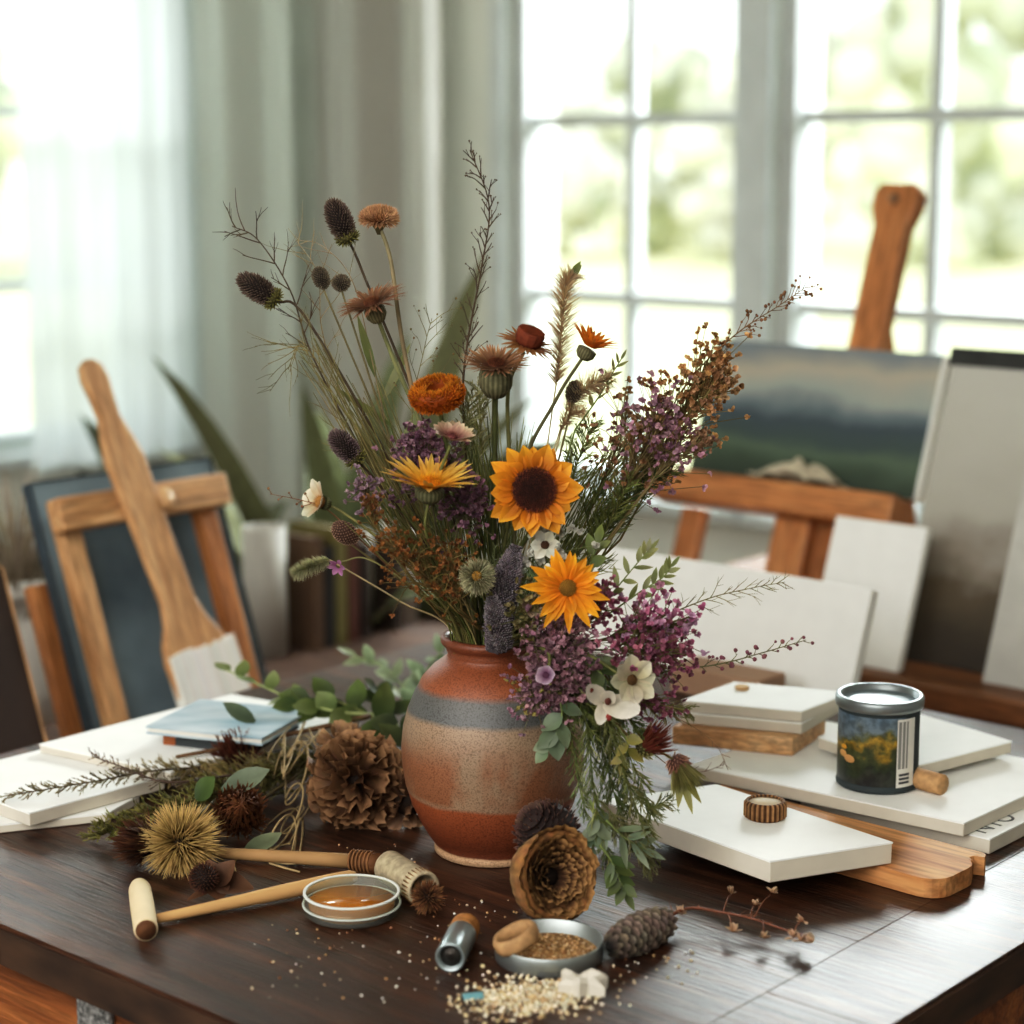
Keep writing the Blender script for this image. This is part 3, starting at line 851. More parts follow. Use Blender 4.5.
mb = MB()
mb.lathe([(0, 0), (.052, 0), (.0555, .002), (.0555, .007), (.0545, .0085), (.061, .018), (.068, .030), (.0765, .048), (.0825, .068), (.0855, .088), (.086, .104), (.0842, .122), (.080, .138), (.0735, .154), (.066, .168), (.057, .178),
          (.048, .185), (.0425, .189), (.0415, .192), (.043, .1945), (.0415, .1965), (.0455, .1995), (.0485, .203), (.0485, .2065), (.0465, .209), (.0425, .209), (.040, .206), (.0385, .195), (.042, .186), (.07, .15), (.08, .10), (.07, .04), (0, .01)], n=72)
part('vase_body', mb, vase_material(), vase)

# ================================================================== boards, books and tools at the right
def slab(name, label, cat, A, B_, C, z0, z1, mat=CANVAS, group=None, edge=None, bevel=.0012):
    """A, B_, C world points of three corners of the top (A is the shared corner)"""
    A, B_, C = [V((p.x, p.y, 0)) for p in (A, B_, C)]
    quad = [A, B_, B_ + C - A, C]
    ar = sum(quad[i].x * quad[(i + 1) % 4].y - quad[(i + 1) % 4].x * quad[i].y for i in range(4))
    if ar < 0: quad.reverse()
    c = sum(quad, V((0, 0, 0))) / 4
    t = thing(name, label, cat, (c.x, c.y, z0), 0, group)
    loc = [q - c for q in quad]
    mb = MB(); mb.prism([(q.x * .997, q.y * .997) for q in loc] if edge else loc, 0 if not edge else .0, (z1 - z0) - (.0008 if edge else 0))
    if edge:
        part('core', mb, edge, t, smooth=False, bevel=bevel)
        mb = MB(); mb.prism(loc, z1 - z0 - .0016, z1 - z0); part('top_sheet', mb, mat, t, smooth=False)
    else: part('panel', mb, mat, t, smooth=False, bevel=bevel)
    return t, c


def torn(t, c, a, b, mat):       # torn strip along an edge of the top sheet
    pass


z1 = .790
slab('board', 'blank white board lying at the table front under the small ridged cap', 'board', T(770, 861, z1), T(893, 842, z1), T(600, 800, z1), .7695, z1, edge=BOARDEDGE)
# paddle board under it
PW = woodmat('honey wood paddle', (150, 96, 52), (190, 132, 80), (212, 160, 106), .68, 'X', 4, 9, .15)
pc = T(905, 868, .768); pr_, pb_ = rb(pc)
pad = thing('wooden_paddle', 'honey-coloured wooden palette board with rounded end under the white board', 'palette board', M=rframe(.328, .203, .7505) @ Matrix.Rotation(math.radians(-2), 4, 'Z'))
out_ = []
for a0, cx_, cy_ in ((-90, .018, -.030), (0, .018, .0)):
    for k in range(6): a = math.radians(a0 + 90 * k / 5); out_.append((cx_ + .022 * math.cos(a), cy_ + .022 * math.sin(a)))
out_ += [(.034, .018), (.026, .024), (.027, .030)]
for k in range(6): a = math.radians(0 + 90 * k / 5); out_.append((.026 + .010 * math.cos(a), .034 + .010 * math.sin(a)))
out_ += [(-.27, .044), (-.27, -.052)]
mb = MB(); mb.prism(out_, 0, .018); part('paddle_body', mb, PW, pad, smooth=False, bevel=.003)

nb, nc = slab('notebook', 'white sketchbook with grey lettering on its cover, lowest under the can', 'notebook', T(990, 839, .766), T(1090, 789, .766), T(800, 791, .766), .7505, .766, edge=BOARDEDGE)
slab('board', 'blank white board the painted can stands on', 'board', T(964, 823, .7805), T(1082, 769, .7805), T(690, 765, .7805), .7665, .7805, edge=BOARDEDGE)
# lettering NYO on the sketchbook
cu = bpy.data.curves.new('lettering', 'FONT'); cu.body = 'NYO'; cu.size = .030; cu.extrude = .0001
to = bpy.data.objects.new('lettering_tmp', cu); COL.objects.link(to)
dg = bpy.context.evaluated_depsgraph_get(); me = bpy.data.meshes.new_from_object(to.evaluated_get(dg)); bpy.data.objects.remove(to)
lo = bpy.data.objects.new('lettering', me); COL.objects.link(lo); me.materials.clear(); me.materials.append(plain('grey print ink', (92, 94, 96), .8, .3, 200))
lo.parent = nb; p0 = T(984, 834, .766); d1 = T(1024, 815, .766) - p0
lo.location = (p0.x - nc.x, p0.y - nc.y, .0157); lo.rotation_euler = (0, 0, math.atan2(d1.y, d1.x))
# back board rotated
slab('board', 'blank white board lying askew behind the painted can', 'board', T(1012, 741, .800), T(917, 713, .800), T(923, 764, .800) + (T(923, 764, .800) - T(1012, 741, .800)) * .12, .787, .800, edge=BOARDEDGE)
mb = MB(); q = T(905, 752, .7808); mb.box((0, 0, .0030), (.05, .01, .003), (120, 90, 62), ax=(RV, BV, ZV)); mb.v = [v + V((q.x, q.y, .7808)) for v in mb.v]
# stack at the back
ZS = .7808
slab('wood_block', 'brown wood block at the bottom of the small stack of white boards', 'block', T(793, 738, ZS + .020), T(826, 716, ZS + .020), T(672, 726, ZS + .020), ZS, ZS + .020, PALEH, bevel=.002)
slab('board', 'small white board on the wood block, under another one', 'board', T(802, 723, ZS + .033), T(843, 699, ZS + .033), T(680, 712, ZS + .033), ZS + .0205, ZS + .033, edge=BOARDEDGE)
slab('board', 'small white board topmost of the stack, wooden button on it', 'board', T(802, 711, ZS + .046), T(851, 692, ZS + .046), T(682, 700, ZS + .046), ZS + .0335, ZS + .046, edge=BOARDEDGE)
mb = MB(); mb.lathe([(0, 0), (.0075, 0), (.008, .001), (.008, .003), (.007, .004), (.003, .0035), (0, .0035)], (196, 160, 116), 18); q = T(742, 689, ZS + .0462); mb.v = [v + q for v in mb.v]
single('button', mb, PAINTM, 'tiny wooden button on the topmost small white board', 'button')

# ridged cap
q = T(765, 817, .7902); cp = thing('bottle_cap', 'small ridged brown cap lying on the front white board', 'cap', q)
mb = MB(); mb.lathe([(0, .0), (.0185, 0), (.0205, .002), (.0205, .014), (.019, .0165), (.0165, .0165), (.0155, .0135), (0, .0130)], (146, 108, 70), 144, wob=lambda a, h: .94 * (1 + (.05 * math.cos(24 * a) if .001 < h < .015 else 0)))
for i_ in range(len(mb.c)): mb.c[i_] = mixc((70, 44, 26), (176, 134, 90), .5 + .5 * math.cos(24 * 2 * PI * (i_ % 144) / 144))  # shade of the grooves put into the vertex colour
part('cap_body', mb, SEED, cp)
mb = MB(); mb.lathe([(.0, .0137), (.0150, .0142), (.0150, .0148), (0, .0150)], (206, 190, 164), 28); part('cap_top', mb, PAINTM, cp)

# painted can
qc = T(877, 783, .7807); can = thing('paint_can', 'small dark paint can with a painted garden label and metal rim', 'can', qc, math.radians(-8))
mb = MB(); mb.lathe([(0, 0), (.038, 0), (.0405, .0015), (.0412, .004), (.0400, .0075), (.0398, .078), (.0405, .081), (.0400, .083)], (58, 66, 68), 64); part('can_body', mb, PAINTM, can)
mb = MB(); mb.lathe([(.0395, .081), (.0428, .0815), (.0436, .0845), (.0436, .090), (.0424, .0925), (.0395, .0928), (.0375, .0915), (.0368, .087), (.0350, .0855)], (150, 158, 160), 64); part('rim', mb, METALM, can)
mb = MB(); mb.lathe([(.0366, .0850), (.0366, .0868), (.0350, .0856), (.0310, .0862), (.0290, .0854), (0, .0854), (0, .083)], (112, 124, 128), 64); part('lid', mb, PAINTM, can)


def canlabel():
    m, nt, out = newmat('painted garden label'); L = nt.links
    tc = nt.nodes.new('ShaderNodeTexCoord'); sp = nt.nodes.new('ShaderNodeSeparateXYZ'); L.new(tc.outputs['Object'], sp.inputs[0])
    mp = mapped(nt, scale=(46, 46, 46)); nz = N(nt, 'ShaderNodeTexNoise', Scale=1.0, Detail=6.0); L.new(mp.outputs[0], nz.inputs['Vector'])
    ad = N(nt, 'ShaderNodeMath', operation='MULTIPLY_ADD'); L.new(nz.outputs[0], ad.inputs[0]); ad.inputs[1].default_value = .060; L.new(sp.outputs['Z'], ad.inputs[2])
    mr = N(nt, 'ShaderNodeMapRange'); mr.inputs[1].default_value = .03; mr.inputs[2].default_value = .115; L.new(ad.outputs[0], mr.inputs[0])
    cr = ramp(nt, [(0, (40, 44, 46)), (.18, (54, 56, 50)), (.30, (44, 56, 38)), (.46, (74, 80, 44)), (.56, (176, 142, 52)), (.64, (96, 98, 60)), (.72, (110, 124, 132)), (1, (92, 116, 136))]); L.new(mr.outputs[0], cr.inputs[0])
    n2 = N(nt, 'ShaderNodeTexNoise', Scale=3.2, Detail=4.0); L.new(mp.outputs[0], n2.inputs['Vector'])
    c2 = ramp(nt, [(.4, (140, 140, 140)), (.6, (255, 255, 255))]); L.new(n2.outputs[0], c2.inputs[0])
    bs = N(nt, 'ShaderNodeBsdfPrincipled', Roughness=.4); L.new(mix(nt, cr.outputs[0], c2.outputs[0], .6, 'MULTIPLY'), bs.inputs['Base Color']); L.new(bs.outputs[0], out.inputs[0]); return m


def arc(r, a0, a1, z0, z1, col, n=20):
    mb = MB(); vs, fs = [], []
    for i in range(n + 1):
        a = math.radians(a0 + (a1 - a0) * i / n)
        for rr, z in ((r, z0), (r, z1)): vs.append(V((math.cos(a) * rr, math.sin(a) * rr, z)))
    for i in range(n): fs.append((2 * i, 2 * i + 2, 2 * i + 3, 2 * i + 1))
    mb.add(vs, fs, col); return mb


part('picture_label', arc(.0401, -205, -52, .008, .0775, (255, 255, 255), 40), canlabel(), can)
tg = part('white_label', arc(.0404, -66, -34, .007, .076, (216, 214, 206), 12), PAINTM, can, label='white label strip with small grey print')
for k in range(3):
    a = arc(.0406, -64 + 6.5 * k, -64 + 6.5 * k + (4.6, 4.4, 3.2)[k], .026, .0735, (136, 136, 132), 4)
    part('print_block', a, PAINTM, tg)
for k in range(3):
    a = arc(.0406, -62, -44, .0105 + .004 * k, .0130 + .004 * k, (70, 72, 74), 6); part('print_line', a, PAINTM, tg)
for cxp, czp, s_, c_ in ((-150, .036, 1.0, (206, 160, 100)), (-136, .0325, 1.1, (196, 150, 96)), (-148, .043, .7, (214, 158, 60))):
    a = MB(); aa = math.radians(cxp); ctr = V((math.cos(aa) * .0401, math.sin(aa) * .0401, czp)); x_, y_, z_ = V((-math.sin(aa), math.cos(aa), 0)), ZV, V((math.cos(aa), math.sin(aa), 0))
    a.ball(ctr, (.0062 * s_, .0036 * s_, .0009), c_, 14, 8, M=Matrix((x_, y_, z_)).transposed()); part('painted_blossom', a, PAINTM, can)

a0_, a1_ = T(896, 772, .7916), T(943, 785, .7916)
mb = MB(); mb.tube([a0_, a0_.lerp(a1_, .5), a1_ - (a1_ - a0_).normalized() * .001, a1_], [.0102, .0104, .0104, .0096], (206, 166, 120), 20)
single('dowel', mb, BOT, 'short pale wooden dowel lying beside the painted can', 'dowel')

# ================================================================== boards and books at the left
slab('board', 'lowest white board at the table edge, beside the heather sprigs', 'board', T(107, 813, .7595), T(140, 795, .7595), T(-70, 832, .7595), .7505, .7595, edge=BOARDEDGE)
slab('board', 'white board under the grey heather sprig tips', 'board', T(29, 813, .774), T(165, 776, .774), T(-70, 777, .774), .760, .774, edge=BOARDEDGE)
slab('board', 'white board lying under the two blue and brown books', 'board', T(39, 744, .784), T(232, 694, .784), T(170, 772, .784), .7745, .784, edge=BOARDEDGE)


def book(label, A, B_, C, z0, z1, cover, spine=None, matc=None):
    A, B_, C = [V((p.x, p.y, 0)) for p in (A, B_, C)]
    quad = [A, B_, B_ + C - A, C]; c = sum(quad, V((0, 0, 0))) / 4
    t = thing('book', label, 'book', (c.x, c.y, z0)); loc = [q - c for q in quad]
    sh = lambda k: [(q.x * k, q.y * k) for q in loc]
    h = z1 - z0
    mb = MB(); mb.prism(sh(1), 0, .002, cover); mb.prism(sh(1), h - .002, h, cover); part('cover', mb, matc or PAINTM, t, smooth=False)
    mb = MB(); mb.prism(sh(.975), .0021, h - .0021, (222, 218, 206)) if not spine else mb.prism(sh(.99), .0021, h - .0021, (62, 66, 68)); part('pages', mb, PAINTM, t, smooth=False)
    if spine:
        mb = MB(); d = (B_ - A) * .14
        mb.prism([(q.x * 1.003, q.y * 1.003) for q in (loc[0], loc[0] + d, loc[3] + d, loc[3])], .0, h + .0003, spine); part('spine', mb, PAINTM, t, smooth=False, label='orange-brown spine')
    return t


book('dark grey book with an orange-brown spine under the pale blue book', T(163, 732, .798), T(250, 742, .798), T(215, 707, .798), .7845, .798, (70, 74, 76), (150, 88, 52))
BLUEC = plain('pale blue watercolour cover', (206, 218, 222), .5, .05, 9, c2=(126, 154, 168), stretch=(1, 3, 1))
book('pale blue watercolour book on top of the dark grey book', T(146, 726, .807), T(262, 738, .807), T(200, 699, .807), .7985, .807, (255, 255, 255), None, BLUEC)

# ================================================================== small things on the table front
# thick dowel with a rounded tip
p0, p1 = T(146, 930, .7605), T(139, 884, .7605)
dk = thing('dowel', 'short thick pale dowel with a dark cut end at the table edge', 'dowel', V((p0.x, p0.y, .75)))
mb = MB(); d_ = (p1 - p0); mb.tube([p0 + d_ * t for t in (0, .02, .5, .85, .93, .98, 1.0)], [.0098, .0102, .0104, .0100, .0085, .005, .001], (222, 202, 164), 20); part('dowel_body', mb, PAINTM, dk, world=True)
mb = MB(); mb.tube([p0 - d_.normalized() * .0006, p0 + d_.normalized() * .0008], .0088, (96, 62, 38), 20); part('cut_end', mb, SEED, dk, world=True)
# slender tapering stick
p0, p1 = T(156, 919, .756), T(357, 876, .760)
mb = MB(); mb.tube([p0.lerp(p1, t) for t in (0, .01, .3, .6, .85, .96, .99, 1)], [.003, .0042, .0052, .0066, .0072, .0068, .005, .002], (196, 156, 106), 14)
single('stick', mb, PAINTM, 'slender tapering pale wooden stick touching the thick dowel', 'stick')
# wrapped handle + woven cylinder
p0, p1 = T(205, 852, .757), T(352, 861, .759)
wh = thing('mallet', 'brown wooden mallet stick with a cord-wrapped end, lying behind the slender stick', 'mallet', V((p0.x, p0.y, .75)))
mb = MB(); mb.tube([p0.lerp(p1, t) for t in (0, .02, .4, .8, 1)], [.003, .0048, .0058, .0066, .0070], (158, 126, 86), 14); part('shaft', mb, PAINTM, wh, world=True)
p2 = T(380, 864, .7605); mb = MB(); mb.tube([p1, p1.lerp(p2, .5), p2], [.0088, .0096, .0100], (122, 82, 52), 18); part('grip', mb, BOT, wh, world=True)
mb = MB(); d_ = (p2 - p1).normalized(); xx, yy, zz_ = basis(d_)
pts = [p1.lerp(p2, k / 96 * .8) + (xx * math.cos(2 * PI * k / 16) + yy * math.sin(2 * PI * k / 16)) * .0104 for k in range(97)]
mb.tube(pts, .0010, (150, 108, 70), 5); part('cord', mb, BOT, wh, world=True)
p0, p1 = T(388, 866, .765), T(424, 889, .765)
wc = thing('spool', 'hollow pale woven cylinder with a stitched rim beside the wrapped handle', 'spool', V((p0.x, p0.y, .75)))
d_ = (p1 - p0).normalized(); Lc = (p1 - p0).length
mb = MB(); mb.lathe([(.004, .002), (.013, 0), (.0150, .002), (.0150, Lc - .012), (.0156, Lc - .011), (.0156, Lc), (.0125, Lc), (.0120, Lc - .004), (.0115, .008), (0, .006)], (186, 172, 144), 40, p0, d_, wob=lambda a, h: 1 + .012 * math.sin(20 * a) * (1 if h % .004 > .002 else -1)); part('woven_body', mb, SEED, wc, world=True)
mb = MB(); xx, yy, zz_ = basis(d_)
for k in range(26):
    a = 2 * PI * k / 26; rr = (xx * math.cos(a) + yy * math.sin(a)); mb.hair(p0 + d_ * (Lc - .0115) + rr * .0157, d_, .0112, .0011, (110, 84, 56), (146, 112, 76))
part('stitching', mb, SEED, wc, world=True)


def spiky(mb, c, ax, hl, rad, n, sl, sr, c0, c1, body=None, lean=.35, seed=0, lo=-1.0):
    """seed head: fibonacci spikes on an ellipsoid (half length hl along ax)"""
    x, y, z = basis(ax); rg = random.Random(seed)
    M = Matrix((x, y, z)).transposed()
    mb.ball(c, (rad, rad, hl), body or mixc(c0, (0, 0, 0), .3), 12, 10, M)
    for k in range(n):
        h = lo + (1 - lo) * (k + .5) / n; a = k * 2.39996
        s = math.sqrt(max(0, 1 - h * h))
        p = c + x * (math.cos(a) * s * rad) + y * (math.sin(a) * s * rad) + z * (h * hl)
        nn = (x * (math.cos(a) * s / rad) + y * (math.sin(a) * s / rad) + z * (h / hl)).normalized()
        d = (nn + z * lean + V((rg.uniform(-.2, .2), rg.uniform(-.2, .2), rg.uniform(-.2, .2)))).normalized()
        mb.hair(p - nn * .0006, d, sl * rg.uniform(.7, 1.15), sr, jit(c0), jit(c1))


q = T(428, 912, .75) + V((0, 0, .0135)); mb = MB(); spiky(mb, q, V((.2, .1, 1)), .008, .008, 260, .0095, .0009, (66, 42, 28), (150, 104, 66), lean=0, seed=3)
single('seed_ball', mb, SEED, 'small spiky brown seed ball touching the woven cylinder', 'seed ball', smooth=False)

# glass lid with amber liquid
q = T(352, 913, .75); jr = thing('glass_dish', 'shallow round glass dish of amber liquid', 'dish', q)
R_ = .0425
mb = MB(); mb.lathe([(0, .0), (R_ - .004, .0), (R_ - .001, .003), (R_ - .002, .007), (R_, .009), (R_ - .0015, .0115), (R_, .014), (R_ - .001, .0165), (R_, .0185), (R_ - .001, .0200), (R_ - .003, .0200), (R_ - .0045, .018), (R_ - .0045, .004), (R_ - .007, .0025), (0, .0025)], n=64)
m, nt, out = newmat('pale thick glass'); L = nt.links
g = N(nt, 'ShaderNodeBsdfPrincipled', Roughness=.12); g.inputs['Base Color'].default_value = (*lin((206, 210, 200)), 1); g.inputs['Specular IOR Level'].default_value = .8
t_ = N(nt, 'ShaderNodeBsdfTransparent'); t_.inputs[0].default_value = (*lin((244, 246, 238)), 1); mx = N(nt, 'ShaderNodeMixShader'); mx.inputs[0].default_value = .86
L.new(g.outputs[0], mx.inputs[1]); L.new(t_.outputs[0], mx.inputs[2]); L.new(mx.outputs[0], out.inputs[0])
part('glass', mb, m, jr)
mb = MB(); mb.lathe([(R_ - .0030, .0188), (R_ - .0004, .0188), (R_ - .0004, .0203), (R_ - .0030, .0203)], (222, 226, 220), 64, closed=True); part('rim', mb, PAINTM, jr)  # highlight on the glass edge, painted as an opaque pale ring
mb = MB(); mb.lathe([(R_ - .0014, .0085), (R_ + .0004, .0090), (R_ + .0004, .0098), (R_ - .0014, .0103)], (196, 202, 196), 64, closed=True); part('thread_ridge', mb, PAINTM, jr)
m, nt, out = newmat('amber liquid'); bs = N(nt, 'ShaderNodeBsdfPrincipled', Roughness=.06); bs.inputs['Base Color'].default_value = (*lin((170, 104, 22)), 1); bs.inputs['Specular IOR Level'].default_value = .6; nt.links.new(bs.outputs[0], out.inputs[0])
mb = MB(); mb.lathe([(0, .003), (R_ - .0075, .003), (R_ - .0052, .006), (R_ - .0052, .0115), (0, .0112)], n=48); part('liquid', mb, m, jr)

# metal tube with wooden cap
p0, p1 = T(450, 958, .7625), T(466, 926, .7625); d_ = (p1 - p0); L_ = d_.length
mt = thing('metal_tube', 'short steel tube with an orange wooden end lying before the vase', 'tube', V((p0.x, p0.y, .75)))
mb = MB(); mb.lathe([(.008, .004), (.0095, .003), (.0105, 0), (.0120, 0), (.0124, .0015), (.0124, L_ * .72), (.0118, L_ * .73)], (168, 180, 182), 36, p0, d_.normalized()); part('steel_sleeve', mb, METALM, mt, world=True)
mb = MB(); mb.lathe([(0, .0035), (.009, .0035), (.009, .0043), (.0045, .005), (.0045, .0025), (.003, .002), (0, .002)], (70, 66, 62), 24, p0, d_.normalized()); part('inner_core', mb, METALM, mt, world=True)
mb = MB(); mb.lathe([(.0116, L_ * .70), (.0126, L_ * .74), (.0126, L_ * .80), (.0118, L_ * .82), (.0124, L_ * .86), (.0124, L_ * .97), (.0108, L_ * 1.03), (0, L_ * 1.04)], (196, 140, 84), 36, p0, d_.normalized()); part('wooden_end', mb, BOT, mt, world=True)

# tin of grains
q = T(549, 957, .75); tn = thing('tin', 'shallow grey metal tin lid holding golden grains', 'tin', q)
R_ = .0445
mb = MB(); mb.lathe([(0, 0), (R_ - .001, 0), (R_, .001), (R_, .0150), (R_ - .0006, .0160), (R_ - .0016, .0156), (R_ - .0022, .002), (0, .0018)], (176, 184, 184), 64); part('tin_body', mb, METALM, tn)


def grains(n, fn, s0, s1, cols, base=None):
    mb = MB()
    for k in range(n):
        p = fn(k); s = rnd(s0, s1); x, y, z = basis(V((rnd(-1, 1), rnd(-1, 1), rnd(-1, 1)))); M = Matrix((x, y, z)).transposed()
        mb.ball(p, (s, s * .8, s * .65), jit(random.choice(cols), .12), 5, 3, M)
    return mb


def heap(cx_, cy_, rx, ry, h, zb_, pw=.6):
    def f(k):
        a = rnd(0, 2 * PI); q = rnd(0, 1) ** pw; return V((cx_ + math.cos(a) * q * rx, cy_ + math.sin(a) * q * ry, zb_ + rnd(0.1, 1) * h * (1 - q) ** .8 + .001))
    return f


mb = grains(1500, heap(.0, .0, R_ - .005, R_ - .005, .0065, .0035, .55), .0007, .0017, [(176, 138, 92), (196, 160, 112), (140, 104, 66), (214, 186, 146)])
mb.lathe([(0, .0022), (R_ - .004, .0022), (R_ - .004, .0048), (R_ * .5, .0070), (0, .0085)], (160, 124, 82), 40)
g = part('grain_filling', mb, SEED, tn, smooth=True); g['kind'] = 'stuff'; g['label'] = 'golden brown grains'
# cork ring leaning on the tin
q = T(516, 938, .7725); ax = V((-.40, -.02, .92)).normalized()
mb = MB(); mb.lathe([(.0142, -.0062), (.0172, -.0066), (.0190, -.0035), (.0190, .0035), (.0172, .0066), (.0142, .0062), (.0132, 0)], (196, 158, 114), 44, q, ax, closed=True, wob=lambda a, h: 1 + .015 * math.sin(5 * a + h * 200) + .04 * math.cos(2 * (a - .6)))
single('cork_ring', mb, BOT, 'hollow pale cork ring leaning on the rim of the grain tin', 'ring')
# spilled grains: nobody could count them
pc_ = T(530, 999, .75)
ang = math.atan2(BV.y, BV.x)
def spill(k):
    u, v_ = random.gauss(0, .030), random.gauss(0, .011)
    if random.random() < .15: u *= 1.5; v_ *= 1.6
    p = T(528 + u * 980, 997 + v_ * 800 - u * 60, .75); return V((p.x, p.y, .7508 + rnd(0, .006) * max(0, 1 - abs(u) / .03) * max(0, 1 - abs(v_) / .014)))
mb = grains(1100, spill, .0008, .0026, [(214, 196, 160), (226, 212, 182), (188, 160, 120), (236, 226, 204)])
o = single('spilled_grains', mb, SEED, 'cream grains spilled on the table in front of the tin', 'grains'); o['kind'] = 'stuff'
mb = MB(); x0 = T(473, 996, .752); mb.box(x0, (.008, .0045, .001), (120, 170, 178), ax=(V((.95, .2, 0)), V((-.2, .95, 0)), ZV)); single('paint_flake', mb, PAINTM, 'pale turquoise paint flake lying among the spilled grains', 'paint flake', smooth=False)
# crumbs scattered on the table
def scat(k):
    if k < 70: px, py = rnd(250, 470), rnd(925, 1000)
    elif k < 130: px, py = rnd(430, 520), rnd(900, 990)
    elif k < 160: px, py = rnd(620, 700), rnd(950, 985)
    else: px, py = rnd(330, 420), rnd(845, 880)
    p = T(px, py, .75); return V((p.x, p.y, .7508))
mb = grains(175, scat, .0006, .0019, [(206, 190, 160), (186, 150, 110), (226, 222, 214), (150, 110, 80)])
o = single('crumbs', mb, SEED, 'tiny pale crumbs scattered over the table front', 'crumbs'); o['kind'] = 'stuff'
# white star-shaped piece
q = T(583, 992, .75); mb = MB(); vs = []
for zz_, k in ((0.0, 1), (.010, 1.02), (.014, .8)):
    for i in range(12):
        a = 2 * PI * i / 12 + .3; r = (.021 if i % 2 == 0 else .012) * k * (1 + .15 * math.sin(i * 2.1)); vs.append(V((math.cos(a) * r, math.sin(a) * r * .8, zz_ + (.003 * math.sin(i * 1.7) if zz_ else 0))))
vs.append(V((0, 0, .008)))
fs = [(j * 12 + i, j * 12 + (i + 1) % 12, (j + 1) * 12 + (i + 1) % 12, (j + 1) * 12 + i) for j in range(2) for i in range(12)] + [(24 + i, 24 + (i + 1) % 12, 36) for i in range(12)] + [tuple(range(11, -1, -1))]
mb.add([v + V((q.x, q.y, .7505)) for v in vs], fs, (206, 200, 186)); single('star_piece', mb, PAINTM, 'off-white star-shaped piece lying on the spilled grains', 'ornament', smooth=False, bevel=.001)


def cone_scales(mb, c, ax, hl, rad, rows, per, c0, c1, seed=0):
    x, y, z = basis(ax); M = Matrix((x, y, z)).transposed(); mb.ball(c, (rad * .8, rad * .8, hl * .95), mixc(c0, (0, 0, 0), .4), 12, 10, M); rg = random.Random(seed)
    for j in range(rows):
        h = -1 + 2 * (j + .4) / rows; s = math.sqrt(max(.05, 1 - (h * .96) ** 2))
        for k in range(per):
            a = 2 * PI * (k + (j % 2) * .5) / per + rg.uniform(-.08, .08)
            o_ = (x * math.cos(a) + y * math.sin(a)); p = c + o_ * (rad * s * .72) + z * (h * hl)
            w = 2 * PI * rad * s / per * 1.25
            mb.petal(p, (o_ * .75 + z * .7).normalized(), (o_ * -.6 + z).normalized(), hl * 2 / rows * 1.5, w, jit(c0), jit(c1), bend=.3, prof=[.7, 1, .9, .35], cup=.25)


# pine cone with dried twig
c0_, c1_ = T(607, 948, .764), T(664, 922, .764); ax = (c1_ - c0_)
mb = MB(); cone_scales(mb, c0_.lerp(c1_, .5), ax.normalized(), ax.length * .52, .0165, 13, 9, (30, 24, 20), (126, 112, 98), 2)
single('pine_cone', mb, SEED, 'long dark grey-brown pine cone lying beside the tin of grains', 'pine cone', smooth=False)
tw = thing('dried_twig', 'dried reddish twig of tiny papery flowers lying behind the pine cone tip', 'twig', V((c1_.x, c1_.y, .75)))
pp = [T(664, 918, .764), T(690, 908, .766), T(720, 912, .765), T(750, 918, .763), T(780, 928, .761), T(800, 934, .760)]
path = catmull(pp, 5)
mb = MB(); mb.tube(path, [.0016, .0008], (120, 74, 54), 6)
fl = MB()
def flt(p, r, seed):
    rg = random.Random(seed)
    for k in range(6):
        d = V((rg.uniform(-1, 1), rg.uniform(-1, 1), rg.uniform(-.2, 1))).normalized(); fl.petal(p, d, ZV + V((.1, .2, 0)), r, r * .7, jit((170, 130, 98)), jit((226, 198, 166)), .5, cup=.4)
for px, py, hz, t in ((731, 894, .012, .42), (772, 893, .016, .62), (681, 915, .006, .16), (733, 932, .004, .45), (764, 938, .004, .68), (755, 905, .008, .6), (803, 921, .010, .93), (800, 941, .005, 1.0), (811, 943, .004, .98), (793, 938, .004, .92), (700, 910, .008, .25)):
    b0_, _ = along(path, t); e = T(px, py, .755 + hz); e = V((e.x, e.y, max(e.z, .756)))
    mb.tube(catmull([b0_, b0_.lerp(e, .5) + V((0, 0, .003)), e], 3), [.0007, .0004], (132, 84, 60), 4)
    if px not in (700,): flt(e, rnd(.006, .010), px)
for k in range(12):
    b0_, d0_ = along(path, rnd(.05, .95)); d = (d0_ + V((rnd(-1, 1), rnd(-1, 1), rnd(0, .5)))).normalized(); mb.hair(b0_, d, rnd(.008, .02), .0005, (120, 78, 56))
part('stem', mb, STEMM, tw, world=True); part('blossoms', fl, PETAL, tw, world=True, smooth=False)

# coiled dried flower in front of the vase
q = T(550, 917, .75) + V((0, 0, .037)); ax = (V((.50, -.76, .26))).normalized()
rs = thing('dried_flower', 'big coiled dried brown bloom lying before the vase, open centre facing out', 'dried flower', V((q.x, q.y, .75)))
x, y, z = basis(ax)
mb = MB()
mb.lathe([(0, -.030), (.012, -.029), (.026, -.022), (.036, -.008), (.040, .006), (.0385, .014), (.034, .016), (.030, .010), (.020, .004), (0, -.004)], (150, 124, 88), 56, q, ax, wob=lambda a, h: 1 + .012 * math.sin(23 * a) + .02 * math.sin(5 * a + 1))
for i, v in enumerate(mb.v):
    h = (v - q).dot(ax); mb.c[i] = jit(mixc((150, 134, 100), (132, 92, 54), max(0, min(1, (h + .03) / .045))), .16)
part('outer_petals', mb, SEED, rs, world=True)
mb = MB(); pts = []
for k in range(900):
    t = k / 900; a = t * 2 * PI * 6.2; r = .0385 - .0310 * t; hh = .0150 + .0010 * math.sin(a * 9.3) - .003 * t
    pts.append(q + (x * math.cos(a) + y * math.sin(a)) * (r * (1 + .012 * math.sin(a * 7.3) + .16 * mnoise.noise(V((math.cos(a) * 1.6, math.sin(a) * 1.6, t * 6))))) + z * (hh + .006 * mnoise.noise(V((math.cos(a) * 2.5, math.sin(a) * 2.5, 4 + t * 9)))))
vs, fs, cs = [], [], []
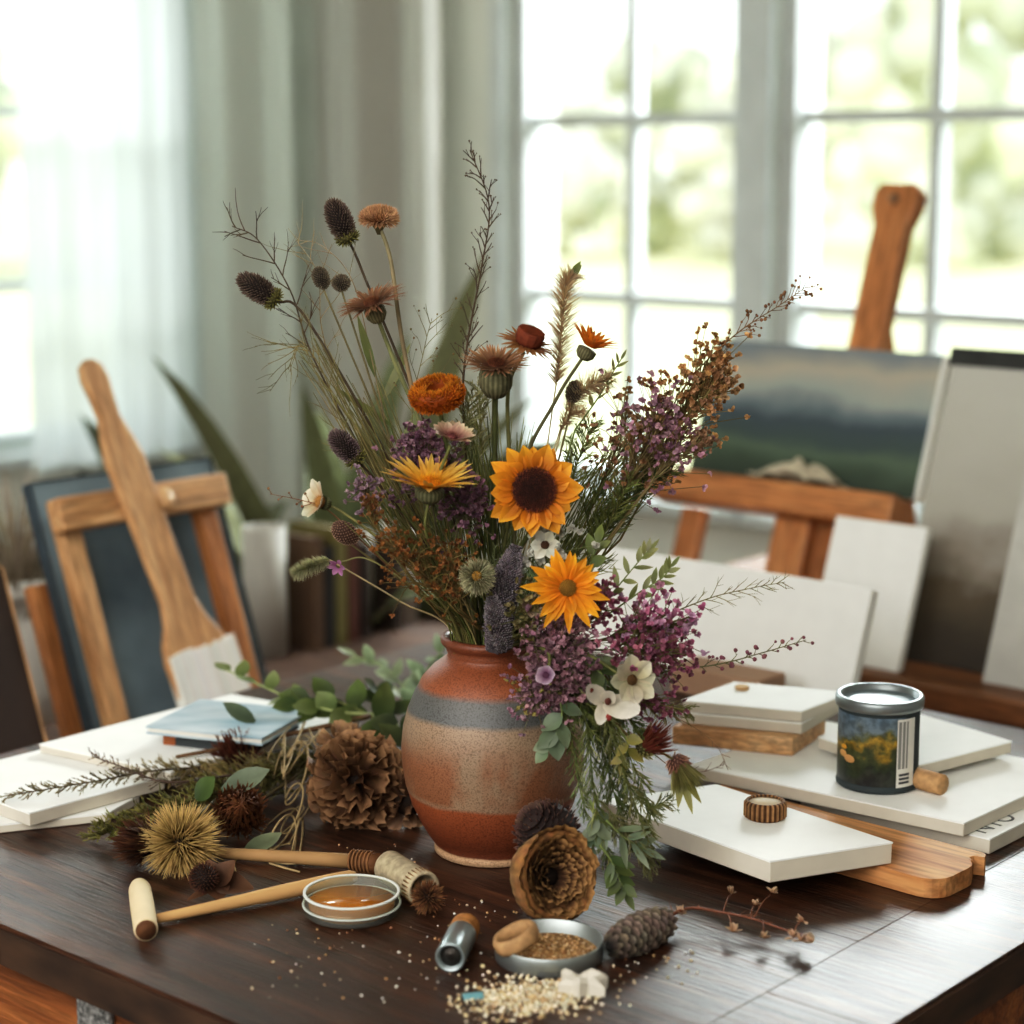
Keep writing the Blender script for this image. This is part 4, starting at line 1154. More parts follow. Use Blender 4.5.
for i, p in enumerate(pts):
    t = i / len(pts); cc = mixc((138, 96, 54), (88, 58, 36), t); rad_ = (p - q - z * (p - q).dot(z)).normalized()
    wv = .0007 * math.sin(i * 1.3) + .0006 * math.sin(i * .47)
    vs += [p - z * .016 - rad_ * .002, p + rad_ * wv, p + z * (.0025 + .0012 * math.sin(i * .83)) + rad_ * (wv + .0036)]; cs += [mixc(cc, (0, 0, 0), .7), mixc(cc, (0, 0, 0), .15), mixc(cc, (214, 176, 116), .45)]  # shade deep between the coils is darkened into the colour
for i in range(len(pts) - 1): k = i * 3; fs += [(k, k + 3, k + 4, k + 1), (k + 1, k + 4, k + 5, k + 2)]
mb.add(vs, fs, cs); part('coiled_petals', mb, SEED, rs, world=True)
mb = MB(); mb.lathe([(.0075, .002), (.0072, -.004), (.004, -.006), (0, -.006)], (40, 28, 20), 24, q, ax); part('dark_centre', mb, SEED, rs, world=True)
# dark cone-like dried flower head leaning on the vase
q = D(547, 833, -.108); mb = MB(); ax = V((-.45, -.35, .55)).normalized()
cone_scales(mb, q, ax, .026, .029, 12, 16, (58, 40, 36), (112, 84, 72), 5)
spiky(mb, q, ax, .026, .028, 240, .006, .0010, (64, 46, 42), (126, 96, 84), seed=4)
single('dried_flower', mb, SEED, 'dark purplish-brown dried head leaning on the vase foot above the coiled bloom', 'dried flower', smooth=False)
# ================================================================== the bouquet: every stem is a thing of its own
random.seed(21)
OLIVE, STRAW, BROWN, GREEN, DGREEN = (104, 106, 60), (168, 150, 106), (92, 64, 46), (108, 120, 68), (72, 84, 48)
MOUTH = VX + V((0, 0, .203))


def PX(pts): return [D(a, b, c) for a, b, c in pts]


def stem_path(P, mx=None, my=None, via=None, sag=.0):
    if mx is None: mx = max(-.030, min(.030, (P.x - VX.x) * .16 + rnd(-.009, .009)))
    if my is None: my = max(-.026, min(.026, (P.y - VX.y) * .2 + rnd(-.010, .010)))
    M_ = MOUTH + V((mx, my, 0)); I = VX + V((-mx * .5, -my * .5, .05))
    pts = [I, M_] + (list(via) if via else [M_.lerp(P, .5) + V((rnd(-.006, .006), rnd(-.004, .004), sag))]) + [P]
    return catmull(pts, 7)


def sprout(name, label, cat, P, r=.0014, col=OLIVE, c1=None, group='flowers and stems of the bouquet', via=None, mx=None, my=None, path=None, sag=0.0):
    path = path or stem_path(P, mx, my, via, sag)
    t = thing(name, label, cat, path[0], 0, group)
    mb = MB(); mb.tube(path, [r * 1.15, r * .85], col, 6, c1=c1)
    return t, path, mb


def fin(t, mb): return part('stem', mb, STEMM, t, world=True)


def adder(nm, mat=BOT, smooth=True):
    def f(t, mb, label=None): return part(nm, mb, mat, t, world=True, smooth=smooth, label=label)
    return f


# ---- seed cones --------------------------------------------------------------------
for px, py, dy, ax, hl, rad, lab in ((258, 289, .00, (-.62, -.1, .42), .019, .0095, 'dark cone-shaped seed head on the bare stem reaching furthest out over the giant brush'),
                                     (340, 221, .03, (-.30, -.1, .72), .0195, .0100, 'dark cone-shaped seed head standing high beside the flat tan flower'),
                                     (345, 447, -.03, (-.50, -.2, .62), .017, .0088, 'dark velvety cone head low down, pressed against the purple flower cluster')):
    ax = V(ax).normalized(); c = D(px, py, dy); base = c - ax * hl
    t, path, mb = sprout('seed_head_stem', lab, 'dried flower', base, .0014, (92, 74, 50), (70, 56, 42), via=[MOUTH.lerp(base, .45) + V((.012, 0, -.01)), base - ax * .035])
    fin(t, mb)
    h = MB(); spiky(h, c, ax, hl, rad, 420, .0046, .00075, (58, 46, 40), (150, 130, 114) if py != 447 else (164, 142, 146), lean=.55, seed=px); adder('seed_head', SEED, False)(t, h)
    h = MB(); spiky(h, c - ax * hl * .84, ax, .0055, rad * .98, 90, .0042, .0008, (98, 94, 46), (142, 138, 74), lean=.5, seed=px + 1); adder('calyx', SEED, False)(t, h)
# ---- small round dark heads ---------------------------------------------------------
for px, py, dy, r, lab in ((321, 278, .02, .0078, 'small dark oval seed head just behind the little dark thistle'), (341, 283, .0, .0085, 'little dark thistle head over the rust-brown spiky flower'),
                           (574, 392, .0, .0078, 'small dark cone bud between the two feathery plumes'), (345, 533, -.06, .0110, 'brown oval scaly bud below the white flower')):
    c = D(px, py, dy); t, path, mb = sprout('seed_bud_stem', lab, 'seed bud', c - V((0, 0, r * .6)), .0011, (110, 100, 66)); fin(t, mb)
    ax = (path[-1] - path[-3]).normalized(); h = MB()
    spiky(h, c, ax, r * (1.25 if py != 283 else .8), r * .85, 240, .0028 if py != 533 else .0016, .0008, (62, 54, 44) if py != 533 else (104, 74, 60), (154, 140, 116) if py != 533 else (186, 154, 130), lean=.4, seed=py); adder('seed_head', SEED, False)(t, h)


# ---- ray flowers ----------------------------------------------------------------------
def rays(mb, c, ax, R, n, W, el, bend, c0, c1, layers=2, jr=.12, prof=None, r0=.2, seed=0, cup=.2):
    x, y, z = basis(ax); rg = random.Random(seed)
    for l in range(layers):
        for k in range(n):
            a = 2 * PI * (k + l * .5) / n + rg.uniform(-.08, .08); o = x * math.cos(a) + y * math.sin(a)
            e = el + l * .14 + rg.uniform(-.10, .10); d = o * math.cos(e) + z * math.sin(e)
            mb.petal(c + o * (R * r0) - z * (.001 * l), d, z * math.cos(e) - o * math.sin(e), R * (1 - r0) * rg.uniform(1 - jr, 1 + jr * .6) * (1 - .1 * l), W * rg.uniform(.85, 1.15), jit(c0, .1), jit(c1, .1), bend + rg.uniform(-.15, .15), prof=prof, cup=cup)


def disc(mb, c, ax, r, h, c0, c1, n=260, sl=.003, seed=0):
    x, y, z = basis(ax); M = Matrix((x, y, z)).transposed(); rg = random.Random(seed)
    mb.ball(c, (r * .97, r * .97, h), c0, 16, 8, M)
    for k in range(n // 2):
        q = math.sqrt((k + .5) / (n // 2)) * .97; a = k * 2.39996 + .7; o_ = x * math.cos(a) + y * math.sin(a)
        mb.ball(c + o_ * (q * r) + z * (h * math.sqrt(max(0, 1 - q * q * .96)) + sl * .25), r * .045, jit(mixc(c0, c1, (.15 + .75 * q ** 3) * rg.uniform(.5, 1.3)), .2), 5, 4)
    for k in range(n):
        q = math.sqrt((k + .5) / n); a = k * 2.39996; hh = h * math.sqrt(max(0, 1 - q * q * .96))
        p = c + (x * math.cos(a) + y * math.sin(a)) * (q * r) + z * hh
        mb.hair(p, (z + (x * math.cos(a) + y * math.sin(a)) * .35 * q).normalized(), sl * rg.uniform(.7, 1.2), r * .020, jit(c0), jit(c1, .25))


def ray_flower(label, px, py, dy, ax, R, n, W, el, bend, c0, c1, dr, dh, d0, d1, name='flower', cat='flower', layers=2, prof=None, stem=OLIVE, sr=.0017, calyx=None, nd=240, sl=.003, seed=1, via=None, cup=.2, r0=.2, jr=.12, mat=None):
    ax = V(ax).normalized(); c = D(px, py, dy)
    t, path, mb = sprout(name, label, cat, c - ax * .008, sr, stem, via=via if via else [MOUTH.lerp(c, .5) + V((rnd(-.005, .005), .004, 0)), c - ax * .05 if ax.z > .3 else c - ax * .025 - V((0, 0, .03))]); fin(t, mb)
    h = MB(); rays(h, c, ax, R, n, W, el, bend, c0, c1, layers, jr, prof, r0, seed, cup); adder('petals', mat or PETAL, False)(t, h)
    if dr: h = MB(); disc(h, c, ax, dr, dh, d0, d1, nd, sl, seed); adder('flower_disc', SEED, False)(t, h)
    if calyx:
        h = MB(); x, y, z = basis(ax); cr_, ch, cc = calyx
        h.lathe([(.0018, -ch * 1.08), (cr_ * .6, -ch), (cr_ * .97, -ch * .7), (cr_, -ch * .35), (cr_ * .86, -.004), (cr_ * .3, -.003)], cc, 40, c, ax, wob=lambda a, hh: 1 + .035 * math.cos(20 * a))
        for i_ in range(len(h.c)): h.c[i_] = mixc(h.c[i_], (40, 40, 26), .45) if i_ % 2 else mixc(h.c[i_], (190, 186, 150), .25)
        adder('calyx', SEED)(t, h)
    return t, path


PR = [.45, .8, 1.0, .98, .72, .12]
THIN = [.7, 1, .95, .8, .55, .1]
# sunflower, facing the viewer
ray_flower('golden sunflower with a big dark centre, facing out of the middle of the bouquet', 534, 490, -.085, (.05, -.93, .22), .0420, 12, .0175, .08, .15, (190, 104, 18), (240, 170, 56), .0200, .006, (38, 18, 14), (160, 88, 58), name='sunflower', nd=620, sl=.0034, prof=[.5, .85, 1, .9, .55, .04], seed=5, stem=(86, 90, 50), sr=.0024, r0=.42, jr=.26, cup=.45)
ray_flower('bright orange daisy with layered petals hanging just over the vase rim', 568, 588, -.115, (-.10, -.90, .22), .0375, 12, .0088, .22, -.1, (222, 126, 16), (250, 178, 48), .0080, .004, (120, 88, 30), (196, 150, 60), name='daisy', nd=160, sl=.0025, prof=[.5, .8, 1, .95, .6, .05], seed=8, layers=2, r0=.18, jr=.3, cup=.5, via=[MOUTH + V((.055, -.03, .04))])
# yellow aster seen from its side with purple tuft
t, pth = ray_flower('pale yellow aster seen edge-on in front of the purple flower cluster', 430, 484, -.085, (.06, -.20, .95), .0440, 24, .0062, .34, .0, (232, 160, 40), (232, 200, 118), .010, .004, (214, 130, 20), (244, 184, 56), name='aster', nd=150, sl=.006, prof=THIN, seed=3, layers=2, calyx=(.0125, .016, (92, 92, 62)))
# rust brown spiky everlastings
ray_flower('rust-brown spiky flower tilted on a pale green stalk under the little dark thistle', 372, 303, -.02, (-.28, -.24, .82), .0340, 50, .0024, .16, -.25, (92, 62, 44), (176, 132, 100), .0070, .003, (84, 50, 32), (150, 96, 62), name='dried_flower', cat='dried flower', prof=THIN, seed=4, layers=3, calyx=(.0095, .018, (112, 104, 72)), stem=(120, 122, 82), sr=.0022)
ray_flower('rust-brown spiky flower on a ribbed green seed pod at the centre top', 496, 364, -.04, (.02, -.30, .92), .0330, 50, .0024, .10, .12, (92, 60, 40), (204, 158, 118), .0075, .003, (84, 46, 28), (140, 84, 52), name='dried_flower', cat='dried flower', prof=THIN, seed=6, layers=3, calyx=(.0148, .030, (104, 102, 74)), stem=(80, 86, 50), sr=.0027)
t, pth = ray_flower('straw-petalled flower with a raised brick-red button, beside the ribbed pod flower', 527, 344, -.02, (.32, -.25, .85), .0285, 17, .0052, .02, -.1, (138, 84, 48), (186, 140, 92), .0, 0, 0, 0, name='dried_flower', cat='dried flower', prof=THIN, seed=7, layers=2, stem=(112, 112, 70), sr=.0019)
h = MB(); ax = V((.32, -.25, .85)).normalized(); c = D(527, 344, -.02)
h.lathe([(0, 0), (.0105, 0), (.0122, .004), (.0126, .012), (.0118, .0135), (0, .0125)], (108, 50, 28), 36, c, ax, wob=lambda a, hh: 1 + .05 * math.sin(24 * a))
for k in range(200):
    q = math.sqrt((k + .5) / 200); a = k * 2.39996; x, y, z = basis(ax); h.hair(c + (x * math.cos(a) + y * math.sin(a)) * (q * .0118) + z * .0128, z, .0026, .0005, (104, 48, 26), (164, 84, 48))
part('button', h, SEED, t, world=True)
# orange strawflower ring
c = D(437, 394, -.06); ax = V((-.14, -.36, .90)).normalized(); x, y, z = basis(ax)
t, path, mb = sprout('strawflower', 'thick orange ring-shaped strawflower with a sunken centre', 'flower', c - ax * .014, .0022, (92, 100, 58), via=[MOUTH.lerp(c, .5), c - ax * .06]); fin(t, mb)
h = MB(); n1, n2 = 40, 12; vs, fs = [], []
for i in range(n1):
    a = 2 * PI * i / n1; o = x * math.cos(a) + y * math.sin(a)
    for k in range(n2): b = 2 * PI * k / n2; vs.append(c + o * (.0160 + .0070 * math.cos(b)) + z * (.0086 * math.sin(b)))
for i in range(n1):
    for k in range(n2): i2, k2 = (i + 1) % n1, (k + 1) % n2; fs.append((i * n2 + k, i2 * n2 + k, i2 * n2 + k2, i * n2 + k2))
h.add(vs, fs, (150, 72, 14)); rg = random.Random(2)
for k in range(1500):
    a = rg.uniform(0, 2 * PI); b = rg.uniform(-1.9, 2.6); o = x * math.cos(a) + y * math.sin(a); nn = o * math.cos(b) + z * math.sin(b)
    p = c + o * (.0160 + .0070 * math.cos(b)) + z * (.0086 * math.sin(b)); d = (nn + z * .5).normalized()
    h.hair(p, d, rg.uniform(.0022, .0042), .0006, jit((150, 76, 14) if b < .3 else (178, 96, 18)), jit((220, 128, 26) if b < .4 else (240, 172, 66)))
adder('petals', PETAL, False)(t, h)
h = MB(); h.ball(c - z * .003, (.0105, .0105, .004), (92, 48, 18), 16, 8, Matrix((x, y, z)).transposed()); adder('flower_disc', SEED)(t, h)
h = MB(); rays(h, c - z * .011, ax, .019, 14, .007, .25, .3, (96, 104, 62), (128, 128, 80), 1); adder('calyx', LEAFM, False)(t, h)
# orange side daisy
ray_flower('small orange flower turned aside at the right of the upright plume', 590, 345, -.02, (.42, -.10, .80), .0290, 15, .0050, .62, -.25, (206, 104, 24), (226, 136, 46), .0, 0, 0, 0, name='daisy', prof=THIN, seed=12, layers=2, calyx=(.0088, .014, (96, 92, 62)), stem=(96, 92, 64), sr=.0018, via=[D(520, 480, 0), D(556, 400, -.01)])
# flat tan flower
c = D(379, 216, .03); ax = V((.02, -.22, .95)).normalized()
t, path, mb = sprout('dried_flower', 'flat-domed tan fuzzy flower on the tallest straight stalk', 'dried flower', c - ax * .008, .0021, (150, 118, 92), (134, 128, 96), via=[D(432, 470, .0), D(404, 350, .02), D(391, 262, .03)]); fin(t, mb)
h = MB(); spiky(h, c - ax * .002, ax, .0055, .0130, 900, .0078, .0007, (112, 74, 50), (222, 178, 134), lean=.35, seed=9, lo=-.45); adder('petals', SEED, False)(t, h)
h = MB(); h.lathe([(.002, -.014), (.004, -.009), (.008, -.004), (.004, -.001)], (104, 96, 66), 24, c - ax * .003, ax); adder('calyx', SEED)(t, h)
# small cream-pink flower over the purple cluster
ray_flower('small cream and dusky pink flower above the yellow aster', 452, 437, -.075, (.20, -.28, .85), .0215, 11, .0085, .35, .2, (150, 96, 90), (226, 208, 174), .005, .003, (110, 60, 60), (170, 110, 90), seed=14, layers=2, prof=PR, nd=60)
# spiky globe thistle
c = D(477, 577, -.10); t, path, mb = sprout('globe_thistle', 'round grey-green spiky globe thistle beside the grey lavender spike', 'flower', c - V((0, -.004, .008)), .0018, OLIVE); fin(t, mb)
h = MB(); spiky(h, c, V((0, -.9, .3)), .0095, .0095, 520, .0088, .0006, (94, 94, 66), (190, 184, 150), lean=0, seed=4); adder('seed_head', SEED, False)(t, h)
h = MB(); disc(h, c + V((0, -.0095, .003)), V((0, -.95, .3)), .0045, .002, (150, 112, 48), (206, 166, 84), 50, .002); adder('flower_disc', SEED, False)(t, h)


def spike(label, pts, rad, n, c0, c1, name='lavender_spike', sl=.003):
    path0 = catmull(PX(pts), 8); base = path0[0]
    path = catmull([VX + V((0, 0, .05)), MOUTH + V(((base.x - VX.x) * .4, (base.y - VX.y) * .35, -.01)), base], 5)[:-1] + path0
    t = thing(name, label, 'flower', path[0], 0, 'flowers and stems of the bouquet')
    mb = MB(); mb.tube(path, [.0018, .001], (88, 92, 62), 6); fin(t, mb)
    h = MB(); m = len(path0)
    for k in range(n):
        tt = k / n; p, d = along(path0, tt); x, y, z = basis(d); a = k * 2.39996; r = rad * (math.sin(PI * min(1, .18 + tt * .80)) ** .6) * rnd(.75, 1.05)
        o = x * math.cos(a) + y * math.sin(a); q = p + o * r
        h.ball(q, rnd(.7, 1.2) * .0013, jit(c0), 5, 4)
        h.hair(q, (o + d * .5).normalized(), sl * rnd(.6, 1.2), .0007, jit(c0), jit(c1))
    h.tube(path0, [rad * .8, rad * .45], mixc(c0, (0, 0, 0), .3), 8); adder('florets', SEED, False)(t, h)


spike('thick grey-purple lavender spike standing straight up from the vase rim', [(497, 650, -.078), (500, 610, -.082), (508, 575, -.082), (516, 546, -.08)], .0125, 1500, (84, 76, 80), (176, 166, 172))
spike('second grey-purple lavender spike leaning in front of the vase neck', [(505, 648, -.085), (497, 622, -.092), (492, 596, -.094)], .0090, 700, (84, 76, 78), (170, 162, 166))


HAIRM = botanical('feather grass hairs', .8, .72, .15, 80)
# ---- feathery plumes ------------------------------------------------------------------
def plume(label, pts, L, n, c0, c1, tip=None, up=.5, r=.00030):
    p0 = catmull(PX(pts), 8); base = p0[0]; path = stem_path(base)[:-1] + p0
    t = thing('feather_grass', label, 'grass', path[0], 0, 'flowers and stems of the bouquet')
    mb = MB(); mb.tube(path, [.0011, .0004], (186, 168, 128), 5); fin(t, mb)
    h = MB()
    for k in range(n):
        tt = rnd(0, 1); p, d = along(p0, tt); x, y, z = basis(d); a = rnd(0, 2 * PI); o = x * math.cos(a) + y * math.sin(a)
        q = .45 + .55 * math.sin(PI * min(1, .15 + tt * .8)); dd = (o * (1 - up) + d * up + V((0, 0, .02))).normalized()
        h.hair(p, dd, L * q * rnd(.6, 1.15), r, jit(c0, .06), jit(c1, .06), o * .2)
    adder('hairs', HAIRM, False)(t, h)
    if tip:
        h = MB(); p, d = p0[-1], (p0[-1] - p0[-2]).normalized()
        for s_, l in tip: h.petal(p - d * .002, (d + V((s_ * .35, -.05, 0))).normalized(), V((0, -1, .2)), l, .0062, (84, 96, 48), (120, 128, 70), .2)
        adder('leaf', LEAFM, False)(t, h)


plume('upright feathery beige plume with a small green leaf at its tip', [(556, 385, .0), (560, 345, .0), (563, 308, .0), (566, 284, .0), (571, 276, .0)], .0210, 950, (206, 184, 150), (244, 232, 206), tip=((-.1, .018), (.5, .016)))
plume('feathery beige plume bending over the small dark cone bud', [(566, 412, .01), (578, 395, .0), (594, 384, -.01), (612, 378, -.01)], .0200, 460, (200, 178, 144), (240, 226, 198), up=.5)
plume('short feathery beige plume below the bending one', [(560, 430, .01), (570, 416, .0), (584, 410, -.0)], .015, 240, (196, 170, 136), (236, 218, 188))
plume('pale green fuzzy grass head hanging out low over the leafy bundle', [(330, 560, -.05), (316, 565, -.055), (303, 570, -.06), (294, 575, -.06)], .0095, 900, (156, 156, 120), (234, 232, 204), up=.4)


# ---- bare branching twigs ----------------------------------------------------------------
def branch(mb, p, d, L, r, depth, col, rg, bend=.5, buds=None, nb=(2, 3)):
    pts = [V(p)]; dd = V(d)
    for i in range(4):
        dd = (dd + V((rg.uniform(-1, 1), rg.uniform(-.6, .6), rg.uniform(-1, 1))) * bend * .3).normalized(); pts.append(pts[-1] + dd * (L / 4))
    pts = catmull(pts, 2); mb.tube(pts, [r, r * .5], col, 4, cap=False)
    if buds is not None and depth == 0: buds.append(pts[-1])
    if depth > 0:
        for k in range(rg.randint(*nb)):
            q, dq = along(pts, rg.uniform(.25, .95)); nd = (dq + V((rg.uniform(-1, 1), rg.uniform(-.7, .7), rg.uniform(-.5, .9))) * .75).normalized()
            branch(mb, q, nd, L * rg.uniform(.4, .65), r * .6, depth - 1, col, rg, bend, buds, nb)


def twig(label, pts, r0, col, n, L, depth=1, seed=0, bud=None, t0=.35, name='bare_twig', fwd=.5, mat=None, nb=(1, 3), side=1.0):
    p0 = catmull(PX(pts), 8); path = stem_path(p0[0])[:-1] + p0
    t = thing(name, label, 'twig', path[0], 0, 'flowers and stems of the bouquet'); rg = random.Random(seed)
    mb = MB(); mb.tube(path, [r0, r0 * .28], col, 6); buds = []
    for k in range(n):
        tt = t0 + (1 - t0) * (k + rg.uniform(0, 1)) / n; p, d = along(p0, min(.995, tt)); x, y, z = basis(d, V((0, 1, 0)))
        s_ = 1 if k % 2 else -1; o = (x * s_ + y * rg.uniform(-.5, .5)) * side
        branch(mb, p, (d * fwd + o * .6).normalized(), L * rg.uniform(.55, 1.15) * (1.15 - .6 * tt), r0 * .42, depth, jit(col), rg, .5, buds, nb)
    fin(t, mb)
    if bud and buds:
        h = MB()
        for b in buds: h.ball(b, bud[0] * rg.uniform(.7, 1.3), jit(bud[1]), 5, 4)
        adder('buds', SEED)(t, h)
    return t


twig('tall dark bare twig with fine side shoots, the highest of the bouquet', [(468, 480, .0), (463, 400, .0), (467, 345, .0), (482, 265, .0), (489, 205, .0), (470, 150, .0)], .0016, (78, 62, 46), 36, .024, 1, 3, (.0008, (96, 78, 56)), .28, fwd=1.0, side=.8)
twig('thin bare branched twig arching highest at the side of the sheer curtain', [(400, 520, .02), (345, 420, .02), (310, 350, .02), (290, 290, .02), (258, 240, .02), (232, 226, .02)], .0015, (84, 68, 50), 14, .045, 1, 8, None, .4, fwd=.7)
twig('pale wispy twig with curling tips behind the small oval seed head', [(410, 520, .03), (345, 400, .03), (322, 330, .03), (318, 275, .03), (296, 240, .03)], .0010, (150, 132, 96), 12, .045, 1, 12, None, .35, fwd=.8)
twig('pale curling grass twig bending over toward the dark cone head', [(405, 520, .03), (372, 360, .03), (352, 280, .03), (322, 246, .03), (297, 240, .03)], .0009, (158, 138, 108), 6, .04, 0, 15, None, .4, fwd=.9)
twig('olive wispy grass twig crowding the stems above the dark velvety cone', [(405, 540, -.01), (350, 440, -.01), (322, 370, -.01), (300, 345, -.01), (288, 370, -.01)], .0011, (128, 116, 72), 22, .05, 1, 19, None, .15, fwd=1.0)
twig('fine green-brown grass twig between the strawflower and the tall stalk', [(425, 520, .02), (412, 420, .02), (424, 350, .02), (432, 318, .02)], .0009, (126, 116, 78), 10, .04, 1, 23, (.001, (120, 104, 70)), .3, fwd=.9)
twig('short brown twig poking out past the white flower', [(350, 530, -.05), (325, 508, -.055), (300, 500, -.06), (270, 494, -.06)], .0012, (126, 90, 62), 6, .010, 0, 27, (.0012, (140, 100, 72)), .45)
twig('thin leafy green twig reaching over the low white canvas', [(610, 640, -.07), (660, 618, -.06), (710, 598, -.06), (752, 588, -.06), (785, 582, -.06)], .0011, (116, 110, 76), 22, .022, 1, 31, None, .3, fwd=.9)
twig('long twig of tiny plum-coloured leaves reaching toward the paint can', [(610, 690, -.08), (665, 672, -.08), (720, 664, -.08), (765, 652, -.08), (806, 640, -.08)], .0013, (100, 98, 62), 26, .012, 1, 33, (.0018, (126, 78, 88)), .15, fwd=.8)


# ---- wispy straw strands at the left side, green filler stems in the vase ------------------
def strands(label, cx_, tips, n, c0, c1, seed, name='grass_clump', cat='grass', wide=18, r=.0006):
    rg = random.Random(seed); a0 = None
    t = thing(name, label, cat, VX + V((cx_, 0, .06)), 0, 'flowers and stems of the bouquet'); mb = MB()
    for k in range(n):
        px, py, dy = rg.choice(tips); P = D(px + rg.uniform(-wide, wide), py + rg.uniform(-wide, wide), dy + rg.uniform(-.03, .03))
        M_ = MOUTH + V((cx_ + rg.uniform(-.010, .010), rg.uniform(-.024, .024), -.005)); I = VX + V((cx_ + rg.uniform(-.004, .004), 0, .06 + rg.uniform(0, .004)))
        mid = M_.lerp(P, rg.uniform(.4, .6)) + V((rg.uniform(-.012, .012), 0, rg.uniform(-.004, .02)))
        c = jit(mixc(c0, c1, rg.random())); mb.tube(catmull([I, M_, mid, P], 6), [r * 1.8, r * .6], c, 4, cap=False)
    part('leaves', mb, STEMM, t, world=True)


strands('clump of straw-coloured grass strands fanning out under the dark cone heads', -.022, [(330, 380, .0), (350, 430, -.01), (365, 400, .02), (310, 350, .0), (385, 380, .03), (395, 460, -.02)], 60, (150, 136, 92), (110, 104, 62), 5)
strands('clump of thin green stems on the side of the purple flower cluster', -.026, [(400, 520, -.04), (380, 500, -.03), (420, 530, -.05), (360, 520, -.05), (440, 480, -.02)], 70, (92, 100, 52), (136, 134, 78), 6)
strands('clump of dark green stems in the middle of the vase mouth', .0, [(470, 500, -.02), (490, 470, .0), (450, 450, .0), (510, 540, -.04), (475, 420, .02)], 70, (70, 82, 42), (120, 124, 66), 7)
strands('clump of pale green stems behind the sunflower', .012, [(510, 450, .04), (530, 430, .04), (540, 560, -.03), (560, 460, .03), (480, 400, .05)], 55, (110, 116, 72), (160, 156, 108), 8)
strands('clump of green stems leaning to the brown statice spray', .026, [(620, 450, .0), (600, 480, .0), (580, 520, -.02), (640, 480, .01), (600, 540, -.04)], 60, (84, 94, 48), (130, 128, 72), 9)


# ---- feathery dill-like green sprays -----------------------------------------------------
def dill(label, pts, n, L, c0, c1, seed, sub=7, name='dill_sprig', r=.0006, frommouth=True, grp='flowers and stems of the bouquet', t0=.1, droop=0.0):
    p0 = catmull(PX(pts), 8); path = (stem_path(p0[0])[:-1] + p0) if frommouth else p0
    t = thing(name, label, 'greenery', path[0], 0, grp); rg = random.Random(seed)
    mb = MB(); mb.tube(path, [.0011, .0004], mixc(c0, c1, .3), 5); fin(t, mb)
    h = MB()
    n = int(n * 1.7)
    for k in range(n):
        tt = t0 + (1 - t0) * (k + .5) / n; p, d = along(p0, tt); x, y, z = basis(d); a = rg.uniform(0, 2 * PI); o = x * math.cos(a) + y * math.sin(a)
        dd = (d * .8 + o * .75 + V((0, 0, -droop))).normalized(); LL = L * rg.uniform(.6, 1.1) * (1.1 - .5 * tt); c = jit(mixc(c0, c1, rg.random()))
        h.hair(p, dd, LL, r, c, c, o * .2)
        for s_ in range(sub):
            q = p + dd * (LL * rg.uniform(.2, .95)); e = (dd + V((rg.uniform(-1, 1), rg.uniform(-1, 1), rg.uniform(-1, 1))) * .6).normalized(); h.hair(q, e, LL * rg.uniform(.2, .45), r * .8, c, jit(mixc(c0, c1, rg.random())))
    adder('leaves', LEAFM, False)(t, h)


GA, GB, GC = (98, 106, 54), (156, 160, 94), (74, 86, 46)
dill('dense feathery green sprig behind the sunflower, under the feathery plumes', [(560, 520, .02), (575, 470, .02), (590, 425, .02)], 46, .030, GA, GB, 1)
dill('feathery green sprig spreading beneath the pink statice', [(580, 540, .0), (615, 490, .0), (650, 455, .0)], 46, .032, GC, GB, 2)
dill('feathery dark green sprig between the sunflower and the easel', [(585, 560, -.02), (610, 520, -.02), (640, 490, -.02), (672, 470, -.02)], 46, .028, GC, GA, 3)
dill('feathery olive sprig standing behind the orange daisy', [(570, 600, -.03), (590, 560, -.03), (612, 520, -.03), (630, 480, -.03)], 40, .030, GA, GB, 4)
dill('fine pale green sprig beside the globe thistle', [(470, 600, -.05), (500, 560, -.06), (520, 590, -.08)], 34, .018, (96, 104, 66), (150, 156, 112), 5)
dill('feathery sage green sprig low behind the lavender spike', [(520, 640, -.07), (530, 605, -.085), (535, 575, -.085)], 40, .018, (78, 92, 62), (126, 140, 98), 6)
dill('feathery pale sprig around the strawflower stalk', [(455, 470, -.0), (465, 430, .0), (470, 395, .0)], 32, .026, (128, 128, 84), (176, 172, 126), 7)
dill('pale yellow-green feathery sprig high at the twig foot', [(480, 470, .03), (480, 420, .03), (478, 385, .03)], 26, .022, (138, 136, 92), (180, 176, 132), 8)
